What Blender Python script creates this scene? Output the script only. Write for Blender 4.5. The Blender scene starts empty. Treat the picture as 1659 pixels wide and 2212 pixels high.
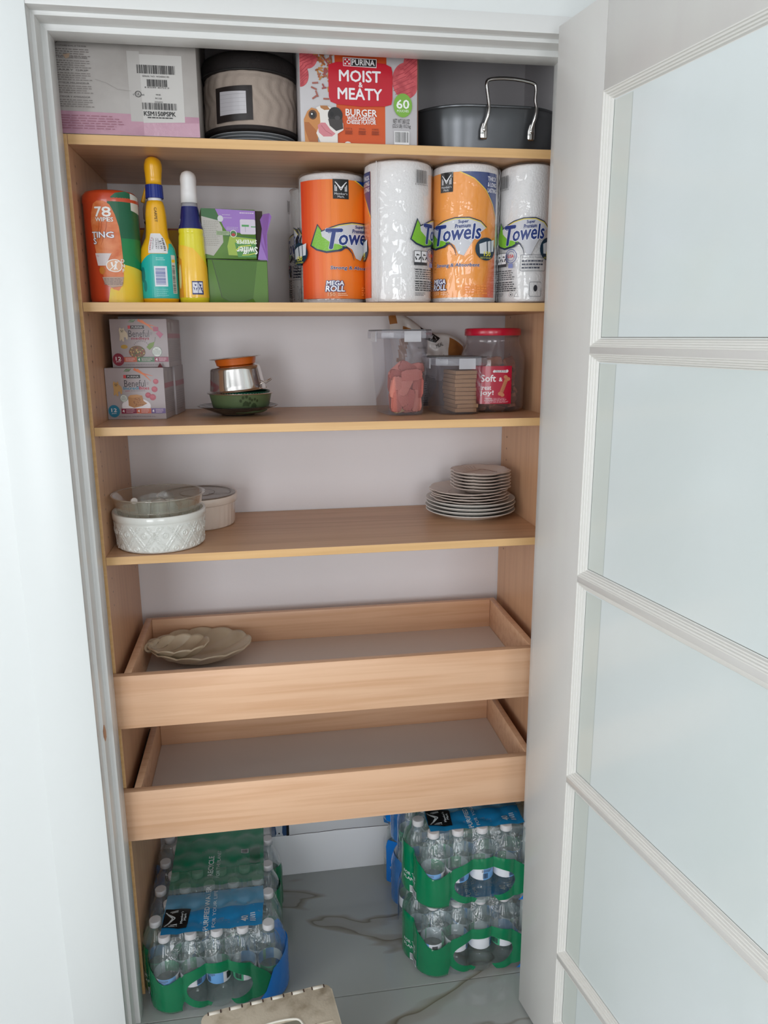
import bpy, bmesh, math, random
from math import sin, cos, pi, radians as R
from mathutils import Vector, Matrix, noise
from mathutils.geometry import tessellate_polygon
random.seed(7)
SC = bpy.context.scene
# ---------------------------------------------------------------- camera
cam = bpy.data.cameras.new('camera'); camo = bpy.data.objects.new('camera', cam)
SC.collection.objects.link(camo); SC.camera = camo
cam.sensor_fit = 'HORIZONTAL'; cam.sensor_width = 36; cam.lens = 1645.07/1659*36; cam.clip_start = .02
_y, _p, _r = .1565, .2276, -.0055
_f = Vector((sin(_y)*cos(_p), cos(_y)*cos(_p), -sin(_p))); _rt = Vector((cos(_y), -sin(_y), 0)); _up = _rt.cross(_f)
_r2 = _rt*cos(_r)+_up*sin(_r); _u2 = -_rt*sin(_r)+_up*cos(_r)
camo.matrix_world = Matrix(((_r2.x,_u2.x,-_f.x,.3519),(_r2.y,_u2.y,-_f.y,-1.6730),(_r2.z,_u2.z,-_f.z,1.6146),(0,0,0,1)))
# ---------------------------------------------------------------- light
w = bpy.data.worlds.new('daylight'); SC.world = w; w.use_nodes = True
w.node_tree.nodes['Background'].inputs[0].default_value = (.72,.82,1,1)
w.node_tree.nodes['Background'].inputs[1].default_value = 1.0
def area(name, loc, rot, sx, sy, power, col=(1,1,1)):
    l = bpy.data.lights.new(name, 'AREA'); l.shape = 'RECTANGLE'; l.size = sx; l.size_y = sy; l.energy = power; l.color = col
    o = bpy.data.objects.new(name, l); SC.collection.objects.link(o); o.location = loc; o.rotation_euler = rot
    return o
# daylight entering by the two windows of the rear wall and the window of the left wall
area('window_light', (-1.25,-4.42,1.25), (R(90),0,0), 1.3, 2.0, 64, (.96,.98,1))
area('window_light', (.95,-4.42,1.45), (R(90),0,0), 1.1, 1.6, 30, (.97,.985,1))
area('window_light', (-2.50,-2.0,1.45), (R(90),0,R(-90)), 1.6, 1.6, 34, (.96,.98,1))
SC.view_settings.view_transform = 'Standard'; SC.view_settings.look = 'None'
SC.view_settings.exposure = -0.18; SC.view_settings.gamma = 1; SC.view_settings.use_curve_mapping = False
SC.cycles.transparent_max_bounces = 64; SC.cycles.max_bounces = 12; SC.cycles.diffuse_bounces = 5; SC.cycles.glossy_bounces = 5

# ---------------------------------------------------------------- materials
def lin(c):
    return tuple(((v/255)/12.92 if v/255 <= .04045 else ((v/255+.055)/1.055)**2.4) for v in c)+(1,)
MC = {}
def N(nt, t, **k):
    n = nt.nodes.new(t)
    for a, b in k.items(): setattr(n, a, b)
    return n
def M(name, rgb, rough=.5, metal=0, spec=.5, coat=0, bump=None, var=None, coords='Object'):
    """rgb in sRGB 0-255; bump=(scale,strength,dist); var=(scale(3), rgb2, lo, hi)"""
    if name in MC: return MC[name]
    m = bpy.data.materials.new(name); m.use_nodes = True; nt = m.node_tree; b = nt.nodes['Principled BSDF']
    b.inputs['Base Color'].default_value = lin(rgb); b.inputs['Roughness'].default_value = rough
    b.inputs['Metallic'].default_value = metal; b.inputs['Specular IOR Level'].default_value = spec
    b.inputs['Coat Weight'].default_value = coat; b.inputs['Coat Roughness'].default_value = .05
    if var or bump: tc = N(nt, 'ShaderNodeTexCoord')
    if var:
        mp = N(nt, 'ShaderNodeMapping'); mp.inputs['Scale'].default_value = var[0]
        nt.links.new(tc.outputs[coords], mp.inputs[0])
        nz = N(nt, 'ShaderNodeTexNoise'); nz.inputs['Scale'].default_value = 1; nz.inputs['Detail'].default_value = 6; nz.inputs['Distortion'].default_value = .4
        nt.links.new(mp.outputs[0], nz.inputs['Vector'])
        cr = N(nt, 'ShaderNodeValToRGB'); cr.color_ramp.elements[0].position = var[2]; cr.color_ramp.elements[1].position = var[3]
        cr.color_ramp.elements[0].color = lin(var[1]); cr.color_ramp.elements[1].color = lin(rgb)
        nt.links.new(nz.outputs['Fac'], cr.inputs[0]); nt.links.new(cr.outputs[0], b.inputs['Base Color'])
    if bump:
        nz = N(nt, 'ShaderNodeTexNoise'); nz.inputs['Scale'].default_value = bump[0]; nz.inputs['Detail'].default_value = 3
        nt.links.new(tc.outputs[coords], nz.inputs['Vector'])
        bp = N(nt, 'ShaderNodeBump'); bp.inputs['Strength'].default_value = bump[1]; bp.inputs['Distance'].default_value = bump[2]
        nt.links.new(nz.outputs['Fac'], bp.inputs['Height']); nt.links.new(bp.outputs[0], b.inputs['Normal'])
    MC[name] = m; return m
def MT(name, rgb, alpha, rough=.05, tint=(255,255,255), edge=.5, bump=None):
    """thin clear plastic, film or glass: straight-through light mixed with a glossy coloured surface"""
    if name in MC: return MC[name]
    m = bpy.data.materials.new(name); m.use_nodes = True; nt = m.node_tree; b = nt.nodes['Principled BSDF']; out = nt.nodes['Material Output']
    b.inputs['Base Color'].default_value = lin(rgb); b.inputs['Roughness'].default_value = rough; b.inputs['Specular IOR Level'].default_value = .8
    tr = N(nt, 'ShaderNodeBsdfTransparent'); tr.inputs[0].default_value = lin(tint)
    gl = N(nt, 'ShaderNodeBsdfGlossy'); gl.inputs['Roughness'].default_value = rough; gl.inputs[0].default_value = (1,1,1,1)
    lw = N(nt, 'ShaderNodeLayerWeight'); lw.inputs[0].default_value = .5; fr = N(nt, 'ShaderNodeMath', operation='POWER'); fr.inputs[1].default_value = 3.6; nt.links.new(lw.outputs['Facing'], fr.inputs[0]); ad = N(nt, 'ShaderNodeMath', operation='ADD'); ad.inputs[1].default_value = .05; nt.links.new(fr.outputs[0], ad.inputs[0]); fr = ad
    mu = N(nt, 'ShaderNodeMath', operation='MULTIPLY'); mu.inputs[1].default_value = edge; mu.use_clamp = True
    m1 = N(nt, 'ShaderNodeMixShader'); m1.inputs[0].default_value = alpha
    m2 = N(nt, 'ShaderNodeMixShader')
    nt.links.new(tr.outputs[0], m1.inputs[1]); nt.links.new(b.outputs[0], m1.inputs[2])
    nt.links.new(fr.outputs[0], mu.inputs[0]); nt.links.new(mu.outputs[0], m2.inputs[0])
    nt.links.new(m1.outputs[0], m2.inputs[1]); nt.links.new(gl.outputs[0], m2.inputs[2]); nt.links.new(m2.outputs[0], out.inputs['Surface'])
    if bump:
        tc = N(nt, 'ShaderNodeTexCoord'); nz = N(nt, 'ShaderNodeTexNoise'); nz.inputs['Scale'].default_value = bump[0]
        nz.inputs['Detail'].default_value = 2; nz.inputs['Distortion'].default_value = 1.2
        nt.links.new(tc.outputs['Object'], nz.inputs['Vector'])
        bp = N(nt, 'ShaderNodeBump'); bp.inputs['Strength'].default_value = bump[1]; bp.inputs['Distance'].default_value = bump[2]
        nt.links.new(nz.outputs['Fac'], bp.inputs['Height'])
        for q in (b, gl): nt.links.new(bp.outputs[0], q.inputs['Normal'])
    MC[name] = m; return m
def INK(rgb, rough=.35): return M('ink_%d_%d_%d' % rgb, rgb, rough)

PAINT = M('white_paint', (238,238,240), .32, bump=(6,.03,.01))
WALL = M('wall_paint', (222,225,224), .34, bump=(60,.05,.003))
TRIM = M('trim_paint', (218,218,216), .3, bump=(90,.06,.002))
DOORP = M('door_paint', (208,206,202), .3, var=((14,14,3),(206,203,200),.35,.6), bump=(70,.06,.002))
CLW = M('closet_wall_paint', (232,228,230), .6, bump=(120,.08,.002))
def wood(name, c1, c2, sc):
    return M(name, c1, .36, var=(sc, c2, .34, .58), spec=.4)
WOODH = wood('maple_laminate_long', (226,184,150), (214,168,132), (2.2,60,60))
WOODV = wood('maple_laminate_upright', (208,164,128), (198,152,118), (50,50,2.2))
WOODS = wood('maple_shelf_top', (206,164,128), (192,148,112), (2.4,50,50))
BAND = wood('maple_edge_band', (222,180,126), (212,168,114), (2.6,90,90))
DARK = M('dark_gap_metal', (30,28,27), .6)

# ---------------------------------------------------------------- object helpers
def link(o): SC.collection.objects.link(o); return o
def thing(name, label, cat, loc=(0,0,0), rz=0, group=None):
    o = link(bpy.data.objects.new(name, None)); o.location = loc; o.rotation_euler = (0,0,rz); o.empty_display_size = .02
    o['label'] = label; o['category'] = cat
    if group: o['group'] = group
    return o
def tag(o, label, cat, group=None, kind=None):
    o['label'] = label; o['category'] = cat
    if group: o['group'] = group
    if kind: o['kind'] = kind
    return o
def struct(name, loc=(0,0,0), label=None):
    o = link(bpy.data.objects.new(name, None)); o.location = loc; o['kind'] = 'structure'; o.empty_display_size = .02
    return o
def fin(name, bm, mats, parent=None, smooth=False, loc=None, rz=0, auto=None):
    me = bpy.data.meshes.new(name); bmesh.ops.recalc_face_normals(bm, faces=bm.faces[:]); bm.to_mesh(me); bm.free()
    return place(name, me, mats, parent, smooth, loc, rz)
def place(name, me, mats, parent=None, smooth=False, loc=None, rz=0):
    if not isinstance(mats, (list, tuple)): mats = [mats]
    if not me.materials:
        for m in mats: me.materials.append(m)
    if smooth:
        me.shade_smooth()
        if smooth != 'all':
            try: me.set_sharp_from_angle(angle=R(38))
            except Exception: pass
    o = link(bpy.data.objects.new(name, me))
    if parent: o.parent = parent
    if loc: o.location = loc
    if rz: o.rotation_euler = (0,0,rz)
    return o
def copy_tree(o, parent=None):
    c = o.copy(); SC.collection.objects.link(c); c.parent = parent
    for ch in list(o.children): copy_tree(ch, c)
    return c
def bx(bm, x0,x1,y0,y1,z0,z1, mi=0, bev=0):
    vs = [bm.verts.new((x,y,z)) for x in (x0,x1) for y in (y0,y1) for z in (z0,z1)]
    fs = [bm.faces.new([vs[i] for i in q]) for q in ((0,1,3,2),(4,6,7,5),(0,4,5,1),(2,3,7,6),(0,2,6,4),(1,5,7,3))]
    for f in fs: f.material_index = mi
    if bev:
        es = list({e for f in fs for e in f.edges})
        r = bmesh.ops.bevel(bm, geom=es, offset=bev, segments=2, profile=.5, affect='EDGES')
        for f in r['faces']: f.material_index = mi
    return fs
def box(name, x0,x1,y0,y1,z0,z1, mat, parent=None, bev=0, smooth=False):
    bm = bmesh.new(); bx(bm, x0,x1,y0,y1,z0,z1, 0, bev)
    return fin(name, bm, mat, parent, smooth or bool(bev))
def lathe(bm, prof, seg=32, c=(0,0), mi=0, lobes=None, cap=True, sx=1, sy=1):
    """prof [(r,z)]; lobes (n, amp, fn(r)) scallops"""
    rings = []
    for r, z in prof:
        ring = []
        for k in range(seg):
            a = 2*pi*k/seg; q = r
            if lobes: q = r*(1+lobes[1]*(abs(cos(lobes[0]*a/2))**.7-.5)*lobes[2](r))
            ring.append(bm.verts.new((c[0]+q*sx*cos(a), c[1]+q*sy*sin(a), z)))
        rings.append(ring)
    for a, b in zip(rings, rings[1:]):
        for k in range(seg):
            f = bm.faces.new((a[k], a[(k+1)%seg], b[(k+1)%seg], b[k])); f.material_index = mi
    if cap:
        for rg in (rings[0], rings[-1]):
            try: f = bm.faces.new(rg); f.material_index = mi
            except ValueError: pass
    return rings
def loft(bm, rings, seg=24, ex=1.0, mi=0, cap=True):
    """rings (z,cx,cy,rx,ry[,ex]); superellipse sections"""
    L = []
    for t in rings:
        z,cx,cy,rx,ry = t[:5]; e = t[5] if len(t) > 5 else ex
        ring = []
        for k in range(seg):
            a = 2*pi*k/seg; c_, s_ = cos(a), sin(a)
            ring.append(bm.verts.new((cx+rx*math.copysign(abs(c_)**e,c_), cy+ry*math.copysign(abs(s_)**e,s_), z)))
        L.append(ring)
    for a, b in zip(L, L[1:]):
        for k in range(seg):
            f = bm.faces.new((a[k], a[(k+1)%seg], b[(k+1)%seg], b[k])); f.material_index = mi
    if cap:
        for rg in (L[0], L[-1]): bm.faces.new(rg).material_index = mi
def tube(bm, pts, r, seg=10, mi=0, flat=1):
    pts = [Vector(p) for p in pts]; L = []; prev = None
    for i, p in enumerate(pts):
        t = (pts[min(i+1,len(pts)-1)]-pts[max(i-1,0)]).normalized()
        if prev is None: n = t.orthogonal().normalized()
        else: n = (prev-t*prev.dot(t)).normalized()
        prev = n; b = t.cross(n); rr = r(i/(len(pts)-1)) if callable(r) else r
        L.append([bm.verts.new(p+n*rr*cos(2*pi*k/seg)+b*rr*flat*sin(2*pi*k/seg)) for k in range(seg)])
    for a, c in zip(L, L[1:]):
        for k in range(seg): bm.faces.new((a[k], a[(k+1)%seg], c[(k+1)%seg], c[k])).material_index = mi
    for rg in (L[0], L[-1]): bm.faces.new(rg).material_index = mi
def smoothpath(pts, n=6):
    P = [Vector(p) for p in pts]; P = [P[0]]+P+[P[-1]]; out = []
    for i in range(1, len(P)-2):
        for k in range(n):
            t = k/n; a,b,c,d = P[i-1:i+3]
            out.append(.5*((2*b)+(c-a)*t+(2*a-5*b+4*c-d)*t*t+(-a+3*b-3*c+d)*t**3))
    return out+[P[-2]]
def prism(bm, poly, z0, z1, mi=0, bev=0):
    a = [bm.verts.new((x,y,z0)) for x,y in poly]; b = [bm.verts.new((x,y,z1)) for x,y in poly]; n = len(poly)
    fs = [bm.faces.new((a[k],a[(k+1)%n],b[(k+1)%n],b[k])) for k in range(n)]+[bm.faces.new(a), bm.faces.new(b)]
    for f in fs: f.material_index = mi
    if bev:
        es = list(fs[-1].edges)+list(fs[-2].edges)
        bmesh.ops.bevel(bm, geom=es, offset=bev, segments=2, profile=.5, affect='EDGES')
def rrect(x0,x1,y0,y1,r,n=5):
    o = []
    for cx,cy,a0 in ((x1-r,y1-r,0),(x0+r,y1-r,90),(x0+r,y0+r,180),(x1-r,y0+r,270)):
        for k in range(n+1):
            a = R(a0+90*k/n); o.append((cx+r*cos(a), cy+r*sin(a)))
    return o

# ---------------------------------------------------------------- printing on surfaces
TXT = {}
def textgeo(s, bold):
    k = (s, bold)
    if k in TXT: return TXT[k]
    cu = bpy.data.curves.new('glyphs', 'FONT'); cu.body = s; cu.size = 1; cu.resolution_u = 2; cu.offset = 0
    o = bpy.data.objects.new('glyphs', cu); SC.collection.objects.link(o)
    dg = bpy.context.evaluated_depsgraph_get(); me = bpy.data.meshes.new_from_object(o.evaluated_get(dg))
    vs = [(v.co.x, v.co.y) for v in me.vertices]; fs = [tuple(p.vertices) for p in me.polygons]
    bpy.data.objects.remove(o); bpy.data.curves.remove(cu); bpy.data.meshes.remove(me)
    TXT[k] = (vs, fs); return TXT[k]
class Print:
    """flat ink shapes laid on a surface given by f(u, v, h)"""
    def __init__(s, f, cut=None, step=None, base=.00025):
        s.f = f; s.cut = cut; s.step = step or (.00007 if (cut or type(s) is not Print) else .000022); s.h = base; s.bm = bmesh.new(); s.mats = []
    def _mi(s, m):
        if isinstance(m, tuple): m = INK(m)
        if m not in s.mats: s.mats.append(m)
        return s.mats.index(m)
    def geo(s, vs, fs, col):
        mi = s._mi(col); s.h += s.step; t = bmesh.new(); V = [t.verts.new((u,v,0)) for u,v in vs]
        for f in fs:
            try: t.faces.new([V[i] for i in f])
            except ValueError: pass
        if s.cut and vs:
            lo = min(v[0] for v in vs); hi = max(v[0] for v in vs); k = math.ceil(lo/s.cut)
            while k*s.cut < hi:
                bmesh.ops.bisect_plane(t, geom=t.verts[:]+t.edges[:]+t.faces[:], plane_co=(k*s.cut,0,0), plane_no=(1,0,0)); k += 1
        mp = {v: s.bm.verts.new(s.f(v.co.x, v.co.y, s.h)) for v in t.verts}
        for f in t.faces: s.bm.faces.new([mp[v] for v in f.verts]).material_index = mi
        t.free()
    def poly(s, pts, col):
        tri = tessellate_polygon([[Vector((a,b,0)) for a,b in pts]]); s.geo(pts, tri, col)
    def rect(s, u0,v0,u1,v1, col): s.poly([(u0,v0),(u1,v0),(u1,v1),(u0,v1)], col)
    def oval(s, u,v,ru,rv,col,n=24,rot=0):
        s.poly([(u+ru*cos(2*pi*k/n)*cos(rot)-rv*sin(2*pi*k/n)*sin(rot), v+ru*cos(2*pi*k/n)*sin(rot)+rv*sin(2*pi*k/n)*cos(rot)) for k in range(n)], col)
    def ring(s, u,v,ru,rv,w,col,n=28,a0=0,a1=360):
        vs=[];fs=[]
        for k in range(n+1):
            a=R(a0+(a1-a0)*k/n); vs+=[(u+ru*cos(a),v+rv*sin(a)),(u+(ru-w)*cos(a),v+(rv-w)*sin(a))]
        for k in range(n): fs.append((2*k,2*k+1,2*k+3,2*k+2))
        s.geo(vs,fs,col)
    def line(s, pts, w, col):
        vs=[];fs=[]
        for i,p in enumerate(pts):
            a=pts[max(i-1,0)];b=pts[min(i+1,len(pts)-1)];dx,dy=b[0]-a[0],b[1]-a[1];l=math.hypot(dx,dy) or 1
            ww=w(i/(len(pts)-1)) if callable(w) else w
            vs+=[(p[0]-dy/l*ww/2,p[1]+dx/l*ww/2),(p[0]+dy/l*ww/2,p[1]-dx/l*ww/2)]
        for i in range(len(pts)-1): fs.append((2*i,2*i+1,2*i+3,2*i+2))
        s.geo(vs,fs,col)
    def text(s, t, u,v,h,col,w=None,bold=True,shear=0,rot=0,outline=None,ow=.0012):
        """u,v = centre of the text box; h its height; w its width"""
        vs,fs = textgeo(t,bold); x0=min(a for a,b in vs);x1=max(a for a,b in vs);y0=min(b for a,b in vs);y1=max(b for a,b in vs)
        k=h/(y1-y0); kx=(w/(x1-x0)) if w else k
        P=[((a-(x0+x1)/2)*kx,(b-(y0+y1)/2)*k) for a,b in vs]; P=[(a+shear*b,b) for a,b in P]; c_,s_=cos(rot),sin(rot)
        P=[(u+a*c_-b*s_,v+a*s_+b*c_) for a,b in P]
        if outline:
            for k_ in range(8):
                a=2*pi*k_/8; s.geo([(x+ow*cos(a),y+ow*sin(a)) for x,y in P],fs,outline); s.h-=s.step*.85
            s.h+=s.step
        if bold and h>.0055:
            q=.022*h/.7
            for du,dv in ((-q,0),(q,0),(0,q),(0,-q)): s.geo([(x+du,y+dv) for x,y in P],fs,col); s.h-=s.step*.85
        s.geo(P,fs,col)
    def lines(s, u0,u1,v1,v0,n,col,fill=.45,rag=.25):
        """rows of small unreadable print"""
        d=(v1-v0)/n; rr=random.Random(n); vs=[];fs=[]
        for k in range(n):
            y=v1-(k+.5)*d; x=u0; e=u1-(u1-u0)*rag*rr.random()
            while x<e:
                L=min(abs(u1-u0)*rr.uniform(.05,.16),e-x); i=len(vs)
                vs+=[(x,y-d*fill/2),(x+L,y-d*fill/2),(x+L,y+d*fill/2),(x,y+d*fill/2)];fs.append((i,i+1,i+2,i+3)); x+=L+abs(u1-u0)*.025
        s.geo(vs,fs,col)
    def bars(s, u0,v0,u1,v1,col=(25,25,28),n=26,bg=None,seed=3,vert=True):
        if bg: s.rect(u0-abs(u1-u0)*.06,v0-abs(v1-v0)*.2,u1+abs(u1-u0)*.06,v1+abs(v1-v0)*.08,bg)
        rr=random.Random(seed);W=[rr.choice((1,1,2,3)) for _ in range(n*2)];T=sum(W);x=0;vs=[];fs=[]
        for k,wd in enumerate(W):
            if k%2==0:
                i=len(vs);a,b=x/T,(x+wd)/T
                if vert: vs+=[(u0+(u1-u0)*a,v0),(u0+(u1-u0)*b,v0),(u0+(u1-u0)*b,v1),(u0+(u1-u0)*a,v1)]
                else: vs+=[(u0,v0+(v1-v0)*a),(u1,v0+(v1-v0)*a),(u1,v0+(v1-v0)*b),(u0,v0+(v1-v0)*b)]
                fs.append((i,i+1,i+2,i+3))
            x+=wd
        s.geo(vs,fs,col)
    def recycle(s, u,v,r,col=(25,30,60)):
        for k in range(3):
            a=R(90+120*k); pts=[(u+r*cos(a+R(t)),v+r*sin(a+R(t))) for t in (-42,-15,12)]; s.line(pts,r*.42,col)
            b=a+R(12); t=b+pi/2; c=(u+r*cos(b),v+r*sin(b))
            s.poly([(c[0]+r*.5*cos(b),c[1]+r*.5*sin(b)),(c[0]-r*.5*cos(b),c[1]-r*.5*sin(b)),(c[0]+r*.6*cos(t),c[1]+r*.6*sin(t))],col)
    def done(s, parent, name='printed_label'):
        me = bpy.data.meshes.new(name); s.bm.normal_update(); s.bm.to_mesh(me); s.bm.free()
        for m in s.mats: me.materials.append(m)
        o = link(bpy.data.objects.new(name, me)); o.parent = parent; return o
def fplane(y0=0): return lambda u,v,h: (u, y0-h, v)
def fcyl(rx, ry=None, uc=0, cx=0, cy=0, prof=None):
    ry = ry or rx
    def f(u,v,h):
        a=(u-uc)/((rx+ry)/2); k=1 if prof is None else prof(v)
        return (cx+(rx*k+h)*sin(a), cy-(ry*k+h)*cos(a), v)
    return f
def mlogo(p, u,v,h,col=(12,12,14),txt=(225,225,228),rot=0):
    """black store-brand square with folded M and two words; u,v centre, h height"""
    w=h*.78
    def T(x,y): c_,s_=cos(rot),sin(rot); return (u+x*c_-y*s_, v+x*s_+y*c_)
    p.poly([T(-w/2,-h/2),T(w/2,-h/2),T(w/2,h/2),T(-w/2,h/2)],col)
    for s_ in (-1,1):
        for k in (0,1):
            o=k*.09*w
            p.line([T(s_*(w*.36-o),h*.36-k*h*.06),T(0,h*.05-k*h*.11)],w*.055,txt)
            p.line([T(s_*(w*.36-o),h*(.2-k*.08)),T(s_*(w*.36-o),-h*.12)],w*.05,txt)
    p.text("Member's",*T(0,-h*.24),h*.11,txt,w=w*.8,rot=rot); p.text("Mark.",*T(0,-h*.39),h*.1,txt,w=w*.42,rot=rot)

# ================================================================ SETTING
XL, XR = .0005, .966            # clear opening of the door frame
YW, Y1, Y2, Y3 = -.147, -.122, -.084, -.034
ZH = 2.147
# tiles
TILEM = M('marble_tile', (176,177,172), .12, spec=.6)
def tilemat(m):
    nt=m.node_tree;b=nt.nodes['Principled BSDF'];tc=N(nt,'ShaderNodeTexCoord')
    mp=N(nt,'ShaderNodeMapping');mp.inputs['Rotation'].default_value=(0,0,R(24));mp.inputs['Scale'].default_value=(.8,1.9,1);mp.inputs['Location'].default_value=(.35,.1,0)
    ge=N(nt,'ShaderNodeNewGeometry');nt.links.new(ge.outputs['Position'],mp.inputs[0])
    n1=N(nt,'ShaderNodeTexNoise');n1.inputs['Scale'].default_value=1.35;n1.inputs['Detail'].default_value=4;n1.inputs['Roughness'].default_value=.5;n1.inputs['Distortion'].default_value=.5
    nt.links.new(mp.outputs[0],n1.inputs['Vector'])
    r1=N(nt,'ShaderNodeValToRGB');e=r1.color_ramp.elements
    e[0].position=.0;e[0].color=lin((158,161,158));e[1].position=1;e[1].color=lin((164,166,163))
    for p_,c in ((.500,(160,163,160)),(.508,(146,144,137)),(.516,(128,122,110)),(.519,(100,90,74)),(.523,(146,144,137)),(.545,(150,149,143)),(.560,(160,163,160)),(.700,(164,166,163)),(.712,(136,134,126)),(.720,(164,166,163))):
        x=e.new(p_);x.color=lin(c)
    nt.links.new(n1.outputs['Fac'],r1.inputs[0]);nt.links.new(r1.outputs[0],b.inputs['Base Color'])
tilemat(TILEM)
fl = struct('floor')
box('floor_grout', -2.55,2.4,-4.6,.4,-.03,-.0018, M('grout',(120,120,116),.8), fl)
tbm = bmesh.new(); bx(tbm, 0,1.197,0,.597,-.012,0,0,.0006); tme = bpy.data.meshes.new('tile'); bmesh.ops.recalc_face_normals(tbm,faces=tbm.faces[:]); tbm.to_mesh(tme); tbm.free(); tme.materials.append(TILEM)
for i in range(-2,2):
    for j in range(-8,1):
        x0=-.14+i*1.2; y0=-.0865+j*.6
        if y0<-4.7: continue
        o=place('tile', tme, TILEM, fl, loc=(x0,y0,0))
        if y0+.6>.4:   # cut tiles at the back wall of the closet
            b=bmesh.new(); bx(b,0,1.197,0,.4-y0,-.012,0,0,.0006); bpy.data.objects.remove(o); o=fin('tile',b,TILEM,fl); o.location=(x0,y0,0)
# walls of the room and of the closet
def wallbox(name, *a, mat=WALL):
    o=box(name,*a,mat); o['kind']='structure'; return o
OPL, OPR = -.020, .986
bm=bmesh.new(); bx(bm,-2.55,OPL,YW+.002,-.036,0,2.6); bx(bm,OPR,2.4,YW+.002,-.036,0,2.6); bx(bm,OPL,OPR,YW+.002,-.036,2.172,2.6)
o=fin('wall_front',bm,WALL); o['kind']='structure'
wallbox('wall_left', -2.65,-2.55,-4.6,.5,0,2.6)
wallbox('wall_right', 2.4,2.5,-4.6,.5,0,2.6)
bm=bmesh.new(); bx(bm,-2.55,2.4,-4.7,-4.6,0,.6); bx(bm,-2.55,2.4,-4.7,-4.6,2.3,2.6)
for a,b_ in ((-2.55,-1.95),(-.55,.4),(1.5,2.4)): bx(bm,a,b_,-4.7,-4.6,.6,2.3)
o=fin('wall_rear',bm,WALL); o['kind']='structure'
wallbox('ceiling', -2.65,2.5,-4.7,.5,2.6,2.7, mat=PAINT)
wallbox('wall_closet_back', -.14,1.16,.398,.46,0,2.6, mat=CLW)
wallbox('wall_closet_left', -.14,-.036,-.0355,.3975,0,2.6, mat=CLW)
wallbox('wall_closet_right', 1.051,1.16,-.0355,.3975,0,2.6, mat=CLW)
# windows of the rear wall
for wx0,wx1,n in ((-1.95,-.55,1),(.4,1.5,2)):
    wn=struct('window_%d'%n); b=bmesh.new()
    for a in ((wx0,wx0+.06,.6,2.3),(wx1-.06,wx1,.6,2.3),(wx0+.06,wx1-.06,.6,.66),(wx0+.06,wx1-.06,2.24,2.3),((wx0+wx1)/2-.02,(wx0+wx1)/2+.02,.66,2.24)): bx(b,a[0],a[1],-4.68,-4.62,a[2],a[3])
    fin('window_frame',b,TRIM,wn)
    box('window_pane',wx0+.06,wx1-.06,-4.655,-4.65,.66,2.24,MT('window_glass',(230,240,240),.02),wn)
# skirting at the foot of the closet's back wall
b=bmesh.new(); bx(b,-.03,1.05,.379,.3975,0,.137,0,.0012); o=fin('baseboard_back',b,PAINT); o['kind']='structure'
# flat casing board round the opening, with stepped jamb
o=box('trim_1', -.130,-.0175,YW-.0035,YW+.0018,0,2.6, WALL, bev=.0012); o['kind']='structure'
prof=[(0,YW-.0015),(0,Y1),(.007,Y1),(.007,Y2),(.018,Y2),(.018,Y3),(-.03,Y3),(-.03,YW-.0015)]
fr=struct('trim_2')
def jamb(name, side):
    b=bmesh.new()
    if side=='h':
        pts=[(z,y) for z,y in prof]; A=[b.verts.new((-.0175+max(a,-.02),y,ZH+.018-a)) for a,y in pts]; B=[b.verts.new((.984-max(a,-.02),y,ZH+.018-a)) for a,y in pts]
    else:
        s_=1 if side=='l' else -1; x0=-.0175 if side=='l' else .984
        A=[b.verts.new((x0+s_*a,y,0)) for a,y in prof]; B=[b.verts.new((x0+s_*a,y,ZH+.018-max(a,-.02))) for a,y in prof]
    n=len(A)
    for k in range(n): b.faces.new((A[k],A[(k+1)%n],B[(k+1)%n],B[k]))
    b.faces.new(A); b.faces.new(B)
    bmesh.ops.recalc_face_normals(b,faces=b.faces[:])
    es=[e for e in b.edges if abs((e.verts[0].co-e.verts[1].co).length)>.5]
    bmesh.ops.bevel(b,geom=es,offset=.0012,segments=2,profile=.5,affect='EDGES')
    return fin(name,b,TRIM,fr,True)
jamb('left_jamb','l'); jamb('right_jamb','r'); jamb('head_jamb','h')
# small chips and scuffs in the paint of the left jamb
p=Print(lambda u,v,h:(u,YW-.0035-h,v)); 
p.poly([(-.0150,.80),(-.0125,.815),(-.0120,.84),(-.0135,.862),(-.0155,.84)],(140,100,78)) if 0 else None
p.poly([(-.016,.8),(-.0165,.8),(-.0162,.81)],(140,100,78)); p.done(fr,'paint_chip')
b=bmesh.new(); lathe(b,[(.0005,-.018),(.003,-.008),(.0032,.006),(.0006,.02)],8,sy=.25); o=fin('wood_scar',b,M('bare_wood',(150,108,80),.7),fr); o.location=(-.0085,-.1228,.792)

# ================================================================ THE OPEN DOOR
HX,HY,ANG=.918,-.18,.1673
door=struct('door_1'); DW=.93; DZ0,DZ1=.012,2.166; TH=.035
door.matrix_world=Matrix(((sin(ANG),cos(ANG),0,HX),(-cos(ANG),sin(ANG),0,HY),(0,0,1,0),(0,0,0,1)))
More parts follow.
